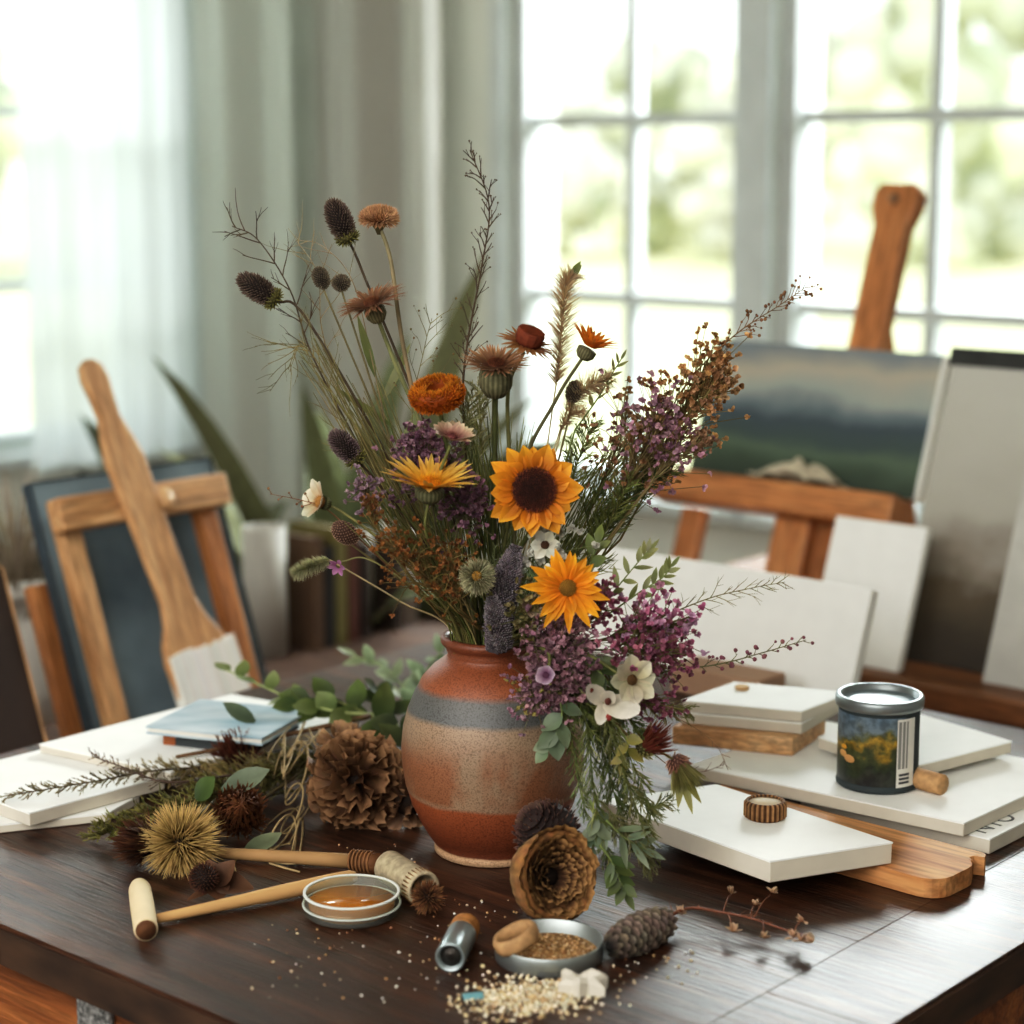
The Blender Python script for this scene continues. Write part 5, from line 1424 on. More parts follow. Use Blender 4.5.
# trailing greenery at the vase's side
Rm = 'greenery trailing down the side of the vase'
for i, (lab, pts, n, L, a, b) in enumerate([
    ('long feathery green sprig trailing down the vase side to the coiled bloom', [(575, 690, -.10), (588, 735, -.125), (594, 790, -.135), (604, 840, -.14), (612, 872, -.14)], 60, .024, GC, GB),
    ('feathery sprig trailing outermost toward the front white board', [(590, 690, -.10), (612, 735, -.12), (628, 785, -.13), (645, 830, -.135), (655, 858, -.135)], 52, .024, GA, (146, 144, 92)),
    ('feathery sprig trailing behind the nodding red thistle', [(585, 680, -.09), (605, 720, -.10), (618, 770, -.105), (630, 815, -.11)], 44, .024, GC, GA),
    ('short feathery sprig hanging close against the vase side', [(560, 700, -.11), (572, 740, -.12), (578, 780, -.125), (586, 815, -.13)], 40, .020, GC, GB),
    ('feathery tuft spreading under the white petals', [(580, 670, -.10), (610, 700, -.12), (636, 725, -.12), (655, 742, -.12)], 46, .022, GC, GA),
    ('olive feathery tuft spreading beside the cream flower', [(590, 660, -.09), (630, 690, -.10), (662, 705, -.10), (690, 712, -.10)], 42, .022, GA, (150, 140, 92)),
    ('dark feathery sprig trailing through the middle of the greenery', [(580, 690, -.10), (602, 750, -.115), (616, 800, -.125), (628, 845, -.13)], 56, .026, GC, GA),
    ('olive feathery sprig trailing next to the yellow-green leaves', [(590, 690, -.10), (616, 730, -.11), (640, 780, -.12), (652, 815, -.125)], 50, .024, GA, (140, 136, 80)),
    ('feathery sprig curling up over the corner of the front white board', [(585, 690, -.10), (615, 760, -.12), (645, 805, -.13), (668, 800, -.13)], 44, .022, GC, (140, 136, 84)),
    ('dark green tuft filling in beneath the mauve limonium', [(565, 680, -.095), (585, 710, -.10), (600, 735, -.105)], 50, .026, (60, 72, 40), GA),
    ('feathery sprig fanning out at the trail end over the table', [(600, 800, -.13), (622, 825, -.135), (640, 848, -.14), (652, 868, -.14)], 46, .022, (92, 94, 60), (150, 146, 100))]):
    dill(lab, [(530, 645, -.045)] + pts if pts[0][1] < 720 else pts, n, L, a, b, 40 + i, frommouth=pts[0][1] < 720, t0=.12, droop=.35)


# ---- flower clusters ------------------------------------------------------------------
def cluster(label, pts, n, spread, fr, c0, c1, seed, stem=OLIVE, name='statice', cat='flower', sr=.0013, t0=.1, nodes=None, petals=4, thin=.0005, frommouth=True, fl2=None, deep=.6):
    """branching spray: florets on thin stalks around the upper stem"""
    p0 = catmull(PX(pts), 8); path = (stem_path(p0[0])[:-1] + p0) if frommouth else p0
    t = thing(name, label, cat, path[0], 0, 'flowers and stems of the bouquet'); rg = random.Random(seed)
    mb = MB(); mb.tube(path, [sr, sr * .5], stem, 6); h = MB()
    for k in range(n):
        tt = t0 + (1 - t0) * rg.random(); p, d = along(p0, tt); back, _ = along(p0, max(0, tt - .22))
        w = spread * (.5 + .8 * math.sin(PI * min(1, .12 + tt * .85)))
        q = p + V((rg.gauss(0, .5), rg.gauss(0, .5) * deep, rg.gauss(0, .5))) * w
        mb.tube([back, back.lerp(q, .5) + d * .004, q], [thin, thin * .7], jit(stem), 3, cap=False)
        c = jit(mixc(c0, c1, rg.random()), .14); cc = jit(fl2) if fl2 and rg.random() < .3 else c
        for s_ in range(petals):
            o = V((rg.uniform(-1, 1), rg.uniform(-1, 1), rg.uniform(-.6, 1))).normalized()
            h.petal(q, o, V((rg.uniform(-1, 1), -1, rg.uniform(-1, 1))), fr * rg.uniform(.9, 1.5), fr * 1.1, mixc(cc, (0, 0, 0), .12), mixc(cc, (255, 255, 255), .12), .7, prof=[.4, .9, 1, .6], cup=.4)
        h.ball(q, fr * .42, mixc(cc, (0, 0, 0), .15), 5, 4)
    fin(t, mb); adder('blossoms', PETAL, False)(t, h)


cluster('golden-brown statice spray reaching up to the easel painting', [(600, 560, .0), (650, 470, -.0), (690, 400, -.0), (722, 350, .0)], 210, .030, .0036, (166, 118, 72), (208, 160, 104), 1, (120, 104, 62), t0=.42)
cluster('golden-brown statice tuft nearest the painting edge', [(620, 540, -.01), (670, 450, -.01), (705, 398, -.01), (728, 376, -.01)], 90, .020, .0036, (160, 116, 76), (212, 168, 122), 2, (120, 104, 62), t0=.62)
twig('thin brown sprig tip rising above the golden-brown statice', [(640, 460, .0), (690, 380, .0), (735, 335, .0), (780, 305, .0), (806, 287, .0)], .0011, (120, 92, 62), 26, .018, 1, 51, (.0014, (128, 92, 64)), .45, fwd=.9)
cluster('pink-purple statice spray under the golden-brown one', [(590, 560, -.02), (630, 480, -.02), (655, 430, -.02), (668, 400, -.02)], 190, .034, .0035, (160, 116, 132), (200, 156, 168), 3, (120, 104, 70), t0=.4, fl2=(150, 106, 70))
cluster('small pink-purple statice tuft hanging before the easel shelf end', [(600, 550, -.03), (645, 490, -.03), (672, 455, -.03), (682, 440, -.03)], 80, .024, .0032, (152, 106, 124), (188, 142, 154), 4, (120, 104, 70), t0=.6)
cluster('small tan statice twig standing out by the painting corner', [(610, 540, -.03), (655, 480, -.03), (690, 450, -.03), (706, 438, -.03)], 55, .012, .0030, (140, 104, 76), (178, 140, 106), 5, (128, 116, 78), t0=.78)
cluster('brown statice tuft right above the sunflower', [(570, 560, .01), (595, 500, .01), (620, 440, .01), (628, 405, .01)], 80, .028, .0030, (156, 114, 76), (192, 150, 110), 6, (116, 104, 66), t0=.5)
cluster('purple fluffy flower cluster behind the yellow aster', [(440, 560, -.03), (432, 500, -.035), (428, 465, -.04), (418, 440, -.04)], 460, .025, .0031, (122, 82, 100), (172, 132, 146), 7, (96, 90, 66), name='ageratum', t0=.5, deep=.45)
cluster('dusky purple tuft at the side of the yellow aster', [(450, 560, -.05), (462, 515, -.055), (470, 492, -.06)], 140, .022, .0032, (112, 76, 92), (156, 114, 130), 8, (96, 90, 66), name='ageratum', t0=.55)
cluster('small lilac tuft under the dark velvety cone', [(400, 540, -.05), (372, 505, -.055), (360, 480, -.06)], 70, .018, .0028, (140, 108, 128), (182, 152, 164), 9, (120, 110, 80), name='ageratum', t0=.6)
cluster('rust-brown filler spray between the oval bud and globe thistle', [(455, 610, -.06), (425, 575, -.07), (400, 552, -.075), (390, 540, -.08)], 120, .026, .0027, (128, 78, 34), (164, 106, 52), 10, (122, 104, 62), name='dried_filler', t0=.35)
cluster('rust-brown filler spray over the green stems at the vase middle', [(462, 610, -.06), (455, 575, -.075), (448, 545, -.08)], 110, .024, .0026, (120, 76, 34), (160, 104, 50), 11, (122, 104, 62), name='dried_filler', t0=.3)
cluster('rust-brown filler twig curling beside the white flower stalk', [(420, 590, -.05), (385, 540, -.06), (368, 512, -.065), (376, 496, -.065)], 40, .010, .0024, (130, 84, 44), (164, 112, 64), 12, (122, 104, 62), name='dried_filler', t0=.6)
cluster('mauve limonium cluster spilling over the vase rim', [(540, 640, -.075), (560, 640, -.10), (568, 660, -.115), (552, 682, -.12), (540, 700, -.12)], 700, .025, .0034, (142, 98, 112), (196, 152, 160), 13, (88, 84, 60), name='limonium', t0=.12, deep=.35)
cluster('lilac limonium tip with yellowish buds against the vase band', [(555, 670, -.11), (540, 690, -.122), (532, 702, -.122)], 110, .022, .0028, (150, 106, 126), (192, 152, 166), 14, (96, 92, 60), name='limonium', t0=.2, fl2=(168, 156, 88), deep=.35)
cluster('magenta statice spray reaching past the orange daisy', [(600, 640, -.09), (630, 632, -.10), (660, 626, -.10), (690, 622, -.10)], 170, .026, .0038, (164, 78, 118), (214, 146, 174), 15, (104, 98, 60), t0=.3, fl2=(206, 160, 186))
cluster('dark magenta statice clump under the bright magenta spray', [(600, 650, -.10), (630, 650, -.11), (655, 655, -.11), (668, 650, -.11)], 150, .026, .0038, (128, 64, 84), (168, 100, 120), 16, (104, 98, 60), t0=.3)
cluster('small magenta tuft directly beside the orange daisy', [(585, 630, -.09), (600, 605, -.11), (604, 595, -.11)], 70, .016, .0032, (130, 60, 82), (170, 104, 122), 17, (104, 98, 60), t0=.4)
cluster('small plum flower tuft low beside the cream petals', [(600, 680, -.10), (640, 700, -.12), (662, 706, -.12)], 50, .018, .0032, (116, 60, 76), (150, 86, 104), 18, (110, 104, 64), t0=.5)
cluster('tiny white flower sprig between sunflower and orange daisy', [(530, 610, -.06), (540, 565, -.07), (548, 545, -.075)], 40, .030, .0046, (206, 206, 192), (226, 226, 214), 19, (112, 120, 76), name='white_sprig', t0=.5, petals=5)
cluster('small olive-brown flower sprig beneath the orange daisy', [(530, 640, -.085), (530, 615, -.10), (536, 600, -.105)], 60, .024, .0034, (112, 104, 60), (152, 136, 88), 20, (96, 96, 56), name='dried_filler', t0=.3)


# ---- leafy sprigs ----------------------------------------------------------------------
def leafy(label, pts, n, L, W, c0, c1, seed, name='leafy_sprig', frommouth=True, stem=GREEN, sr=.0012, t0=.2, grp='flowers and stems of the bouquet', nrm=(0, -.7, .6), prof=None, start=None, bend=.3, wild=.3):
    p0 = catmull(pts if isinstance(pts[0], V) else PX(pts), 8); path = (stem_path(p0[0])[:-1] + p0) if frommouth else p0
    t = thing(name, label, 'greenery', path[0], 0, grp); rg = random.Random(seed)
    mb = MB(); mb.tube(path, [sr, sr * .4], stem, 6); fin(t, mb)
    for k in range(n):
        tt = t0 + (1 - t0) * (k + .5) / n; p, d = along(p0, tt); N_ = V(nrm).normalized(); sd = d.cross(N_).normalized(); s_ = 1 if k % 2 else -1
        o = (d * .75 + sd * s_ * .75 + V((rg.uniform(-1, 1), rg.uniform(-1, 1), rg.uniform(-1, 1))) * wild).normalized()
        if k == n - 1: o = d
        h = MB(); h.petal(p, o, N_ + V((rg.uniform(-1, 1), rg.uniform(-1, 1), rg.uniform(-1, 1))) * wild, L * rg.uniform(.8, 1.15) * (1.1 - .4 * tt), W * rg.uniform(.85, 1.15) * (1.1 - .35 * tt), jit(c0, .08), jit(c1, .08), bend, prof=prof or [.25, .8, 1, .9, .55, .05], cup=.25)
        adder('leaf', LEAFM)(t, h)


leafy('olive leafy sprig with narrow leaves beside the orange daisy', [(590, 620, -.08), (615, 590, -.085), (640, 560, -.085), (650, 550, -.085)], 12, .018, .0062, (104, 108, 62), (150, 150, 98), 1)
leafy('green narrow-leaved sprig tip standing before the low white canvas', [(600, 620, -.08), (640, 592, -.085), (662, 578, -.085), (672, 566, -.085)], 12, .017, .0056, (98, 104, 60), (136, 140, 86), 2)
leafy('sprig of narrow green leaves beside the bending plume', [(575, 430, -.0), (598, 398, -.01), (612, 374, -.01), (622, 358, -.01)], 10, .015, .0042, (112, 112, 66), (142, 140, 86), 3)
leafy('single green broad leaf cluster right of the sunflower base', [(580, 600, -.06), (592, 560, -.07), (598, 540, -.07)], 5, .022, .0105, (92, 104, 58), (126, 136, 80), 4)
leafy('grey-green broad leaves hanging over the vase side under the limonium', [(556, 690, -.118), (562, 712, -.125), (556, 735, -.128), (545, 752, -.13)], 7, .024, .016, (92, 108, 82), (126, 138, 108), 5, frommouth=False, name='eucalyptus_sprig')
leafy('dark green leaves between mauve limonium and cream flower', [(580, 660, -.11), (600, 672, -.12), (612, 690, -.12)], 6, .024, .013, (62, 76, 44), (94, 106, 64), 6, frommouth=False)
leafy('yellow-green leaf sprig hanging beside the nodding red thistle', [(620, 730, -.12), (628, 745, -.125), (624, 765, -.125)], 5, .020, .011, (122, 118, 54), (156, 148, 80), 7, frommouth=False)
leafy('grey-green leaf sprig at the trail end above the coiled bloom', [(590, 800, -.135), (598, 825, -.14), (592, 850, -.145)], 7, .022, .013, (96, 112, 86), (136, 148, 116), 8, frommouth=False, name='eucalyptus_sprig')
leafy('dark green lobed leaves touching the table beside the coiled bloom', [(600, 845, -.15), (612, 862, -.155), (620, 880, -.158), (626, 893, -.16)], 9, .022, .010, (66, 80, 42), (104, 116, 62), 9, frommouth=False)
leafy('striped grey-green leaves spread over the table edge of the trail', [(606, 820, -.14), (625, 838, -.145), (645, 850, -.145)], 6, .030, .008, (104, 120, 92), (150, 160, 130), 10, frommouth=False)
leafy('broad green blade leaves standing behind the tall tan flower stalk', [(420, 520, .03), (395, 440, .03), (372, 365, .03)], 5, .075, .010, (96, 104, 58), (134, 138, 82), 11, wild=.1, bend=.15)
# ---- white and cream flowers ----------------------------------------------------------
ray_flower('white flower seen sideways at the end of a slender stalk over the bundle', 320, 502, -.06, (-.70, -.45, .30), .0225, 6, .0170, .5, .2, (196, 168, 128), (232, 226, 206), .006, .004, (150, 110, 60), (196, 152, 96), seed=21, layers=1, prof=[.4, .8, 1, .95, .7, .2], nd=60, calyx=(.006, .010, (92, 96, 58)), stem=(122, 118, 72), sr=.0014, via=[D(440, 600, -.05), D(380, 540, -.06), D(345, 514, -.06)])
ray_flower('cream daisy with a dark eye beside the fallen white petals', 632, 680, -.135, (.35, -.85, .2), .0235, 8, .0145, .25, .2, (196, 186, 152), (226, 220, 198), .005, .003, (80, 56, 30), (160, 124, 60), seed=22, layers=1, prof=PR, nd=60, via=[D(575, 650, -.10)])
c = D(604, 703, -.135); t, path, mb = sprout('white_flower', 'floppy white flower with red-brown spots hanging over the trailing greenery', 'flower', c, .0012, (132, 130, 86), via=[D(560, 655, -.09), D(580, 690, -.12)]); fin(t, mb)
h = MB()
for d, n_, L, W in (((-.6, -.2, .75), (0, -1, .1), .026, .016), ((.75, -.2, -.12), (.1, -1, .3), .034, .021), ((-.25, -.3, -.9), (0, -1, 0), .020, .012), ((.35, -.3, .6), (0, -1, .2), .018, .014)):
    h.petal(c, V(d), V(n_), L, W, (206, 196, 176), (228, 222, 208), .5, prof=[.4, .85, 1, 1, .8, .3], cup=.3)
adder('petals', PETAL)(t, h)
h = MB()
for dx, dz, cc in ((-.012, .014, (104, 50, 40)), (.004, -.011, (138, 60, 54)), (.003, .003, (90, 48, 38))): h.ball(c + V((dx, -.006, dz)), (.0028, .0012, .0034), cc, 8, 6)
adder('spots', SEED)(t, h)
ray_flower('tiny pale lilac flower with a dark throat on the limonium cluster', 546, 675, -.14, (-.2, -.9, .3), .0105, 5, .0110, .45, .3, (120, 80, 110), (214, 196, 208), .003, .002, (84, 48, 70), (120, 70, 90), seed=23, layers=1, prof=PR, nd=30, via=[D(545, 650, -.11)])
ray_flower('small pink flower dangling under the oval bud', 338, 566, -.05, (-.3, -.8, -.3), .0105, 6, .0050, .4, .2, (140, 84, 120), (188, 140, 172), .0, 0, 0, 0, seed=24, layers=1, via=[D(430, 600, -.05), D(370, 560, -.05)], stem=(126, 122, 78), sr=.0009)
ray_flower('small beige flower tucked behind the lavender spike', 530, 607, -.10, (.3, -.8, .4), .0150, 7, .0085, .6, .4, (150, 130, 110), (196, 178, 158), .0, 0, 0, 0, seed=25, layers=1, via=[D(515, 640, -.07)])
ray_flower('small white flower with a dark eye between the two golden flowers', 545, 545, -.08, (.0, -.9, .3), .0150, 6, .0095, .2, .2, (196, 196, 180), (222, 222, 210), .004, .003, (70, 46, 30), (120, 90, 50), seed=26, layers=1, nd=40, via=[D(535, 600, -.06)])
# ---- nodding thistles ------------------------------------------------------------------
for lab, px, py, ax, L, c0, c1, e0, e1, via in (('dark red thistle head nodding beside the front white board', 655, 741, (.55, -.35, .45), .030, (88, 40, 30), (136, 72, 54), (104, 100, 58), (150, 138, 86), [D(580, 660, -.09), D(615, 720, -.11)]),
                                               ('green-fringed thistle head drooping over the front white board', 684, 776, (.40, -.4, -.75), .030, (110, 104, 66), (158, 152, 92), (122, 84, 74), (160, 120, 92), [D(590, 660, -.09), D(640, 735, -.12), D(668, 756, -.125)])):
    ax = V(ax).normalized(); c = D(px, py, -.125); t, path, mb = sprout('thistle', lab, 'dried flower', c - ax * .016, .0013, (116, 100, 62), via=via); fin(t, mb); x, y, z = basis(ax)
    h = MB(); rg = random.Random(px)
    for k in range(150):
        a = rg.uniform(0, 2 * PI); q = math.sqrt(rg.random()); o = x * math.cos(a) + y * math.sin(a); h.hair(c - ax * .012 + o * .006 * q, (ax + o * .55 * q).normalized(), L * rg.uniform(.7, 1.05), .0008, jit(c0), jit(c1))
    adder('petals', PETAL, False)(t, h)
    h = MB(); spiky(h, c - ax * .012, ax, .008, .0085, 90, .006, .0009, e0, e1, lean=.9, seed=px); adder('calyx', SEED, False)(t, h)
    if py > 760:
        for s_ in (-1, 0, 1): h = MB(); h.petal(c - ax * .006, (ax * .7 + V((s_ * .35, -.1, -.6))).normalized(), V((s_ * .4, -1, .2)), .034 + .006 * (s_ == 0), .0070, (112, 112, 58), (146, 140, 74), .4); adder('leaf', LEAFM)(t, h)
twig('thin curling red-brown tendril beyond the nodding thistle', [(640, 700, -.12), (690, 725, -.12), (716, 745, -.12), (728, 770, -.12)], .0007, (128, 96, 66), 7, .012, 0, 61, None, .3, fwd=.8)
twig('thin brown tendril pointing out past the green-fringed thistle', [(640, 740, -.12), (670, 766, -.12), (700, 772, -.12), (725, 764, -.12)], .0007, (112, 80, 60), 5, .012, 0, 63, None, .5, fwd=.8)

# ================================================================== dried bundle lying at the left
G2 = 'dried plants of the bundle lying on the table'


def W_(px, py, h): return T(px, py, .75 + h)


def lie(name, label, cat, p, group=G2): return thing(name, label, cat, V((p.x, p.y, .7505)), 0, group)


# big ruffled brown bloom
def bloom(label, px, py, h, R, n, c0, c1, ax, seed, flat=.8):
    c = W_(px, py, h); t = lie('dried_bloom', label, 'dried flower', c); rg = random.Random(seed); x, y, z = basis(V(ax)); mb = MB()
    mb.ball(c, R * .55, mixc(c0, (0, 0, 0), .4), 14, 10)
    for k in range(n):
        q = (k + .5) / n; hh = 1 - 1.35 * q; s = math.sqrt(max(0, 1 - hh * hh)); a = k * 2.39996
        nn = x * math.cos(a) * s + y * math.sin(a) * s + z * hh; p = c + nn * (R * .52)
        tang = basis(nn)[0]; tang = Quaternion(nn, rg.uniform(0, 6.28)) @ tang
        vs, fs, cs = [], [], []; L = R * rg.uniform(.48, .66); m_, l_ = 6, 5
        d = (nn * .75 + tang * .6 * rg.uniform(-.2, 1) + (nn - z * nn.dot(z)) * .35).normalized(); sd = d.cross(nn + V((.01, .02, .03))).normalized()
        up = sd.cross(d); ph = rg.uniform(0, 6)
        for j in range(l_ + 1):
            tt = j / l_; wv = R * .42 * (.35 + .75 * math.sin(PI * min(1, tt * .62 + .06)))
            for i in range(m_ + 1):
                u = i / m_ - .5
                rf = R * (.10 * tt * math.sin(u * 13 + ph) + .05 * tt * math.sin(u * 29 + ph * 2)) + R * .09 * math.cos(u * PI) * (1 - tt)
                vs.append(p + d * (L * tt * (1 - .5 * abs(u) ** 2 * tt)) + sd * (u * 2 * wv * .62) + up * (rf + L * .28 * tt * tt)); cs.append(mixc(jit(c0, .06), c1, tt ** 1.5 * rg.uniform(.6, 1.1)))
        for j in range(l_):
            for i in range(m_): b = j * (m_ + 1) + i; fs.append((b, b + 1, b + m_ + 2, b + m_ + 1))
        mb.add(vs, fs, cs)
    part('petals', mb, PETAL, t, world=True)
    return t


bloom('large ruffled brown dried bloom lying against the leafy bundle', 358, 782, .040, .046, 90, (92, 64, 44), (172, 134, 98), (.1, -.8, .5), 3)
bloom('paler brown dried bloom standing behind the large ruffled one', 343, 748, .054, .026, 22, (118, 88, 64), (180, 146, 110), (-.2, -.6, .8), 5)
bloom('small brown dried bloom between the large one and the vase', 408, 800, .026, .028, 24, (92, 66, 48), (158, 124, 92), (.3, -.7, .5), 7)
# brown thistles and spiky heads
def thistle(label, px, py, h, R, ax, c0, c1, seed, n=320, body=None, stem=None, curved=.5, wid=.0011, L=.022):
    c = W_(px, py, h); t = lie('dried_thistle', label, 'dried flower', c); ax = V(ax).normalized(); x, y, z = basis(ax); rg = random.Random(seed); mb = MB()
    M = Matrix((x, y, z)).transposed(); mb.ball(c - z * R * .2, (R * .66, R * .66, R * .6), body or mixc(c0, (0, 0, 0), .45), 14, 10, M)
    for k in range(n):
        q = (k + .5) / n; hh = 1 - 1.55 * q; s = math.sqrt(max(0, 1 - hh * hh)); a = k * 2.39996
        nn = x * math.cos(a) * s + y * math.sin(a) * s + z * hh; o = (nn - z * nn.dot(z))
        p = c - z * R * .2 + nn * R * .55; d = (nn * .7 + z * .55 + V((rg.uniform(-.35, .35), rg.uniform(-.3, .3), rg.uniform(-.35, .3)))).normalized()
        mb.petal(p, d, z - o * .4 + V((.01, 0, .02)), L * rg.uniform(.75, 1.2), wid * 2.4, jit(c0), jit(c1), curved, prof=[.8, 1, .7, .1], cup=.2)
    part('petals', mb, PETAL, t, world=True, smooth=False)
    if stem:
        sm = MB(); e = W_(*stem); sm.tube(catmull([c - z * R * .5, (c - z * R).lerp(e, .5), e], 5), [.0022, .0016], (96, 84, 54), 6); part('stem', sm, STEMM, t, world=True)
    return t


thistle('brown curled thistle head in the middle of the bundle front', 240, 811, .026, .026, (.15, -.75, .45), (88, 52, 34), (140, 92, 58), 1, n=520, wid=.0009, curved=1.6, stem=(310, 765, .03))
thistle('yellow-brown shaggy thistle head lying foremost in the bundle', 182, 843, .025, .025, (-.1, -.75, .35), (112, 88, 44), (206, 176, 116), 2, n=900, wid=.0005, L=.027, curved=-1.0, stem=(250, 795, .02))
thistle('dark brown thistle head half hidden behind the shaggy one', 142, 843, .021, .019, (-.7, -.5, .3), (66, 42, 30), (112, 74, 52), 3, n=220, stem=(215, 800, .018))
thistle('reddish-brown thistle head at the back of the bundle', 236, 756, .034, .020, (-.2, -.5, .7), (84, 44, 36), (128, 76, 56), 4, n=240, stem=(300, 745, .03))
# seed head with papery calyx
c = W_(214, 882, .016); t = lie('dried_flower', 'dark brown seed head with papery bracts lying beside the mallet stick', 'dried flower', c)
mb = MB(); spiky(mb, c + V((-.008, -.006, .006)), V((-.75, -.45, .35)), .011, .0115, 240, .004, .0009, (52, 32, 24), (104, 66, 46), lean=.3, seed=4); part('seed_head', mb, SEED, t, world=True, smooth=False)
mb = MB()
for d, L, W in (((.8, -.1, -.15), .034, .030), ((.5, .3, .5), .026, .026), ((-.8, -.5, -.42), .030, .012), ((.2, -.6, -.35), .022, .022), ((-.3, .5, .5), .024, .022)): mb.petal(c + V((.002, 0, -.002)), V(d), V((0, -.4, 1)), L, W, (74, 48, 34), (116, 82, 58), .3, prof=[.6, 1, 1, .8, .5, .1], cup=.35)
part('bracts', mb, PETAL, t, world=True)
# sprigs lying
def lsprig(label, pts, n, L, c0, c1, seed, sub=4, r=.0005): dill(label, [(0, 0, 0)] and [], 0, 0, c0, c1, 0) if False else _ls(label, pts, n, L, c0, c1, seed, sub, r)


def _ls(label, pts, n, L, c0, c1, seed, sub, r):
    p0 = catmull([W_(*p) for p in pts], 8); t = lie('dried_sprig', label, 'greenery', p0[0]); rg = random.Random(seed)
    mb = MB(); mb.tube(p0, [.0014, .0006], mixc(c0, (60, 40, 30), .4), 5); part('stem', mb, STEMM, t, world=True); h = MB()
    for k in range(n):
        tt = .05 + .95 * (k + .5) / n; p, d = along(p0, tt); x, y, z = basis(d); a = rg.uniform(0, 2 * PI); o = x * math.cos(a) + y * math.sin(a)
        dd = (d * .8 + o * .7).normalized(); LL = L * rg.uniform(.6, 1.1) * (1.1 - .45 * tt)
        if (p + dd * LL).z < .752: dd.z = abs(dd.z)
        c = jit(mixc(c0, c1, rg.random())); h.hair(p, dd, LL, r, c, c)
        for s_ in range(sub):
            q = p + dd * (LL * rg.uniform(.15, .95)); e = (dd + V((rg.uniform(-1, 1), rg.uniform(-1, 1), rg.uniform(-.5, 1))) * .7).normalized(); h.hair(q, e, LL * rg.uniform(.2, .42), r, c, jit(c1))
    part('leaves', h, BOT, t, world=True, smooth=False)


_ls('olive cypress-like sprig with its tip lowest at the bundle front', [(270, 775, .02), (210, 795, .02), (150, 815, .016), (98, 836, .010)], 190, .030, (92, 92, 48), (160, 154, 92), 1, 7, .0008)
_ls('olive-brown bushy sprig above the shaggy thistle', [(300, 760, .03), (240, 775, .028), (190, 775, .026), (150, 772, .026)], 170, .030, (100, 90, 54), (160, 142, 92), 2, 7, .0007)
_ls('grey heather sprig whose tip lies on the white boards', [(250, 765, .03), (160, 770, .036), (90, 782, .036), (5, 796, .030)], 130, .018, (104, 92, 70), (142, 130, 94), 3, 6, .0007)
_ls('grey-brown heather sprig curving up over the white boards', [(250, 772, .032), (170, 782, .040), (120, 766, .046), (92, 756, .05)], 60, .015, (98, 82, 72), (134, 116, 98), 4, 4, .0006)
_ls('dark olive bushy tuft between the twine and the thistles', [(330, 760, .03), (290, 765, .034), (262, 775, .034)], 140, .030, (78, 76, 42), (132, 124, 72), 5, 7, .0007)
_ls('thin pale green sprig under the brown curled thistle', [(300, 790, .012), (240, 800, .012), (170, 812, .014)], 50, .022, (92, 92, 54), (138, 134, 84), 6, 5, .0006)
# brown stick
p0 = catmull([W_(176, 757, .038), W_(240, 745, .042), W_(300, 732, .048), W_(370, 716, .056)], 6); mb = MB(); mb.tube(p0, [.0020, .0032], (104, 78, 54), 8)
single('dried_stalk', mb, STEMM, 'thin straight brown stalk lying across the top of the bundle', 'stalk', group=G2)
# leaves
LP = [.3, .85, 1, .9, .6, .06]
leafy('big-leaved green branch arching over the bundle with its tip highest', [W_(385, 715, .055), W_(340, 712, .062), W_(300, 702, .068), W_(258, 684, .078), W_(222, 668, .086)], 9, .034, .021, (88, 104, 56), (146, 156, 104), 31, 'leafy_branch', False, (150, 160, 106), .0022, .15, G2, (0, -.5, .9), LP, wild=.35)
leafy('dark green branch with broad glossy leaves next to the vase', [W_(410, 740, .04), W_(370, 716, .056), W_(330, 700, .07), W_(292, 705, .066)], 9, .044, .030, (56, 72, 36), (98, 112, 56), 32, 'leafy_branch', False, (110, 116, 66), .0020, .1, G2, (0, -.6, .8), LP, wild=.35)
leafy('dark glossy leaves tucked behind the large ruffled bloom', [W_(420, 760, .03), W_(400, 730, .05), W_(385, 700, .06), W_(375, 690, .07)], 8, .036, .026, (50, 64, 36), (88, 100, 58), 33, 'leafy_branch', False, (96, 104, 60), .0020, .1, G2, (0, -.6, .8), LP, wild=.5)
leafy('pale green leafy branch rising behind the vase shoulder', [T(420, 715, .78), T(405, 690, .80), T(385, 668, .81), T(352, 655, .82)], 12, .034, .016, (126, 144, 108), (176, 190, 154), 34, 'leafy_branch', False, (150, 164, 120), .0020, .1, G2, (0, -.6, .8), LP, wild=.45)
leafy('light grey-green leafy branch closest to the vase', [T(428, 735, .78), T(418, 700, .80), T(428, 668, .815), T(448, 645, .83)], 12, .034, .018, (104, 124, 88), (164, 180, 146), 35, 'leafy_branch', False, (140, 154, 112), .0020, .1, G2, (0, -.6, .8), LP, wild=.45)
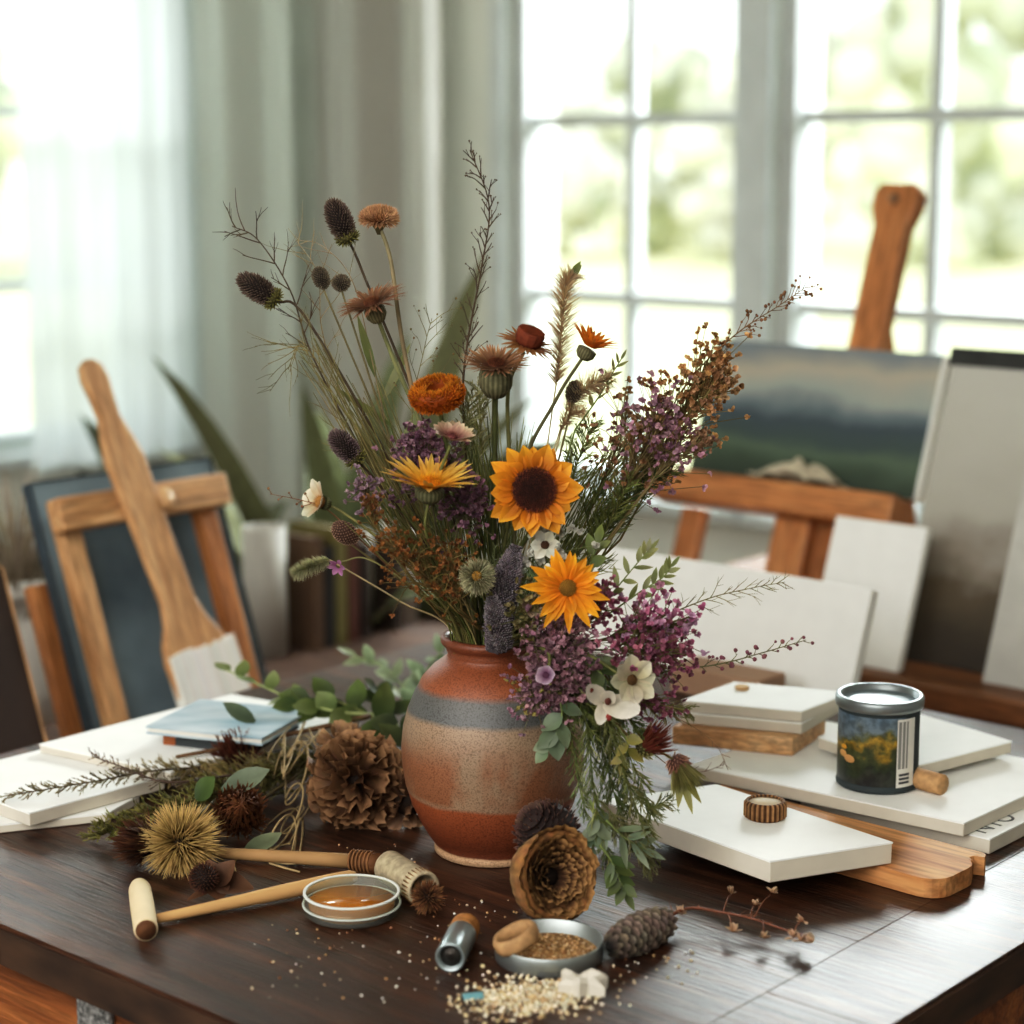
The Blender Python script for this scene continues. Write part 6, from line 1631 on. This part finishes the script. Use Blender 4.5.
for lab, px, py, h, d, L, W, c0, c1 in (('round dark green leaf beside the brown curled thistle', 196, 800, .026, (.5, .1, .5), .030, .026, (62, 82, 40), (92, 112, 58)), ('grey-green leaf draped over the brown curled thistle', 222, 790, .042, (.9, .2, .25), .050, .028, (104, 116, 96), (134, 144, 120)),
                                        ('grey-green leaf on the table before the twine', 244, 852, .003, (.7, .55, .12), .042, .020, (104, 116, 88), (144, 152, 120)), ('long dark leaf curving under the blue book corner', 255, 722, .060, (-.75, .2, .35), .040, .018, (64, 78, 56), (104, 116, 92))):
    c = W_(px, py, h); mb = MB(); mb.petal(c, V(d), V((-.2, -.6, .8)), L, W, c0, c1, .35, prof=[.2, .75, 1, .95, .65, .05], cup=.2)
    o = single('loose_leaf', mb, LEAFM, lab, 'leaf', group=G2)
# twine
def twine(label, seed, n, box, col, r=.0010, end=None):
    rg = random.Random(seed); x0, x1, y0, y1 = box; pts = []
    w1, w2, f1, f2 = rg.uniform(5.5, 7.5), rg.uniform(7, 9), rg.uniform(0, 6), rg.uniform(0, 6); n *= 3
    for k in range(n):
        u = k / n; cxk = (x0 + x1) / 2 + (x1 - x0) * .22 * math.sin(2.3 * 2 * PI * u + f2); A = (x1 - x0) * .34 * (.6 + .4 * math.sin(9 * u + f1))
        px = cxk + A * math.cos(w1 * 2 * PI * u + f1); py = y0 + (y1 - y0) * (.5 - .5 * math.cos(PI * (u * 1.0 + .08 * math.sin(11 * u)))) + (y1 - y0) * .20 * math.sin(w1 * 2 * PI * u * 1.03 + f2)
        v_ = max(0, min(1, (py - y0) / (y1 - y0))); hh = max(.003, .054 * (1 - v_) ** .9 + .006 * math.sin(w2 * 2 * PI * u)); pts.append(W_(px, py, hh))
    if end: pts += [W_(*e) for e in end]
    for p in pts: p.z = max(p.z, .7520)
    mb = MB(); mb.tube(catmull(pts, 3), r, col, 6); single('twine', mb, BOT, label, 'twine', group='tangled twine on the bundle')


twine('loose loops of beige twine hanging down in front of the bundle', 4, 22, (270, 312, 735, 845), (186, 164, 122), .0011, [(268, 862, .002), (285, 868, .002), (300, 872, .002)])
twine('thinner beige twine tangled behind the loose loops', 9, 18, (262, 318, 742, 830), (168, 148, 108), .0008, [(238, 858, .002), (236, 872, .002)])
twine('pale twine looped around beside the large ruffled bloom', 14, 12, (300, 330, 735, 800), (176, 156, 118), .0009)
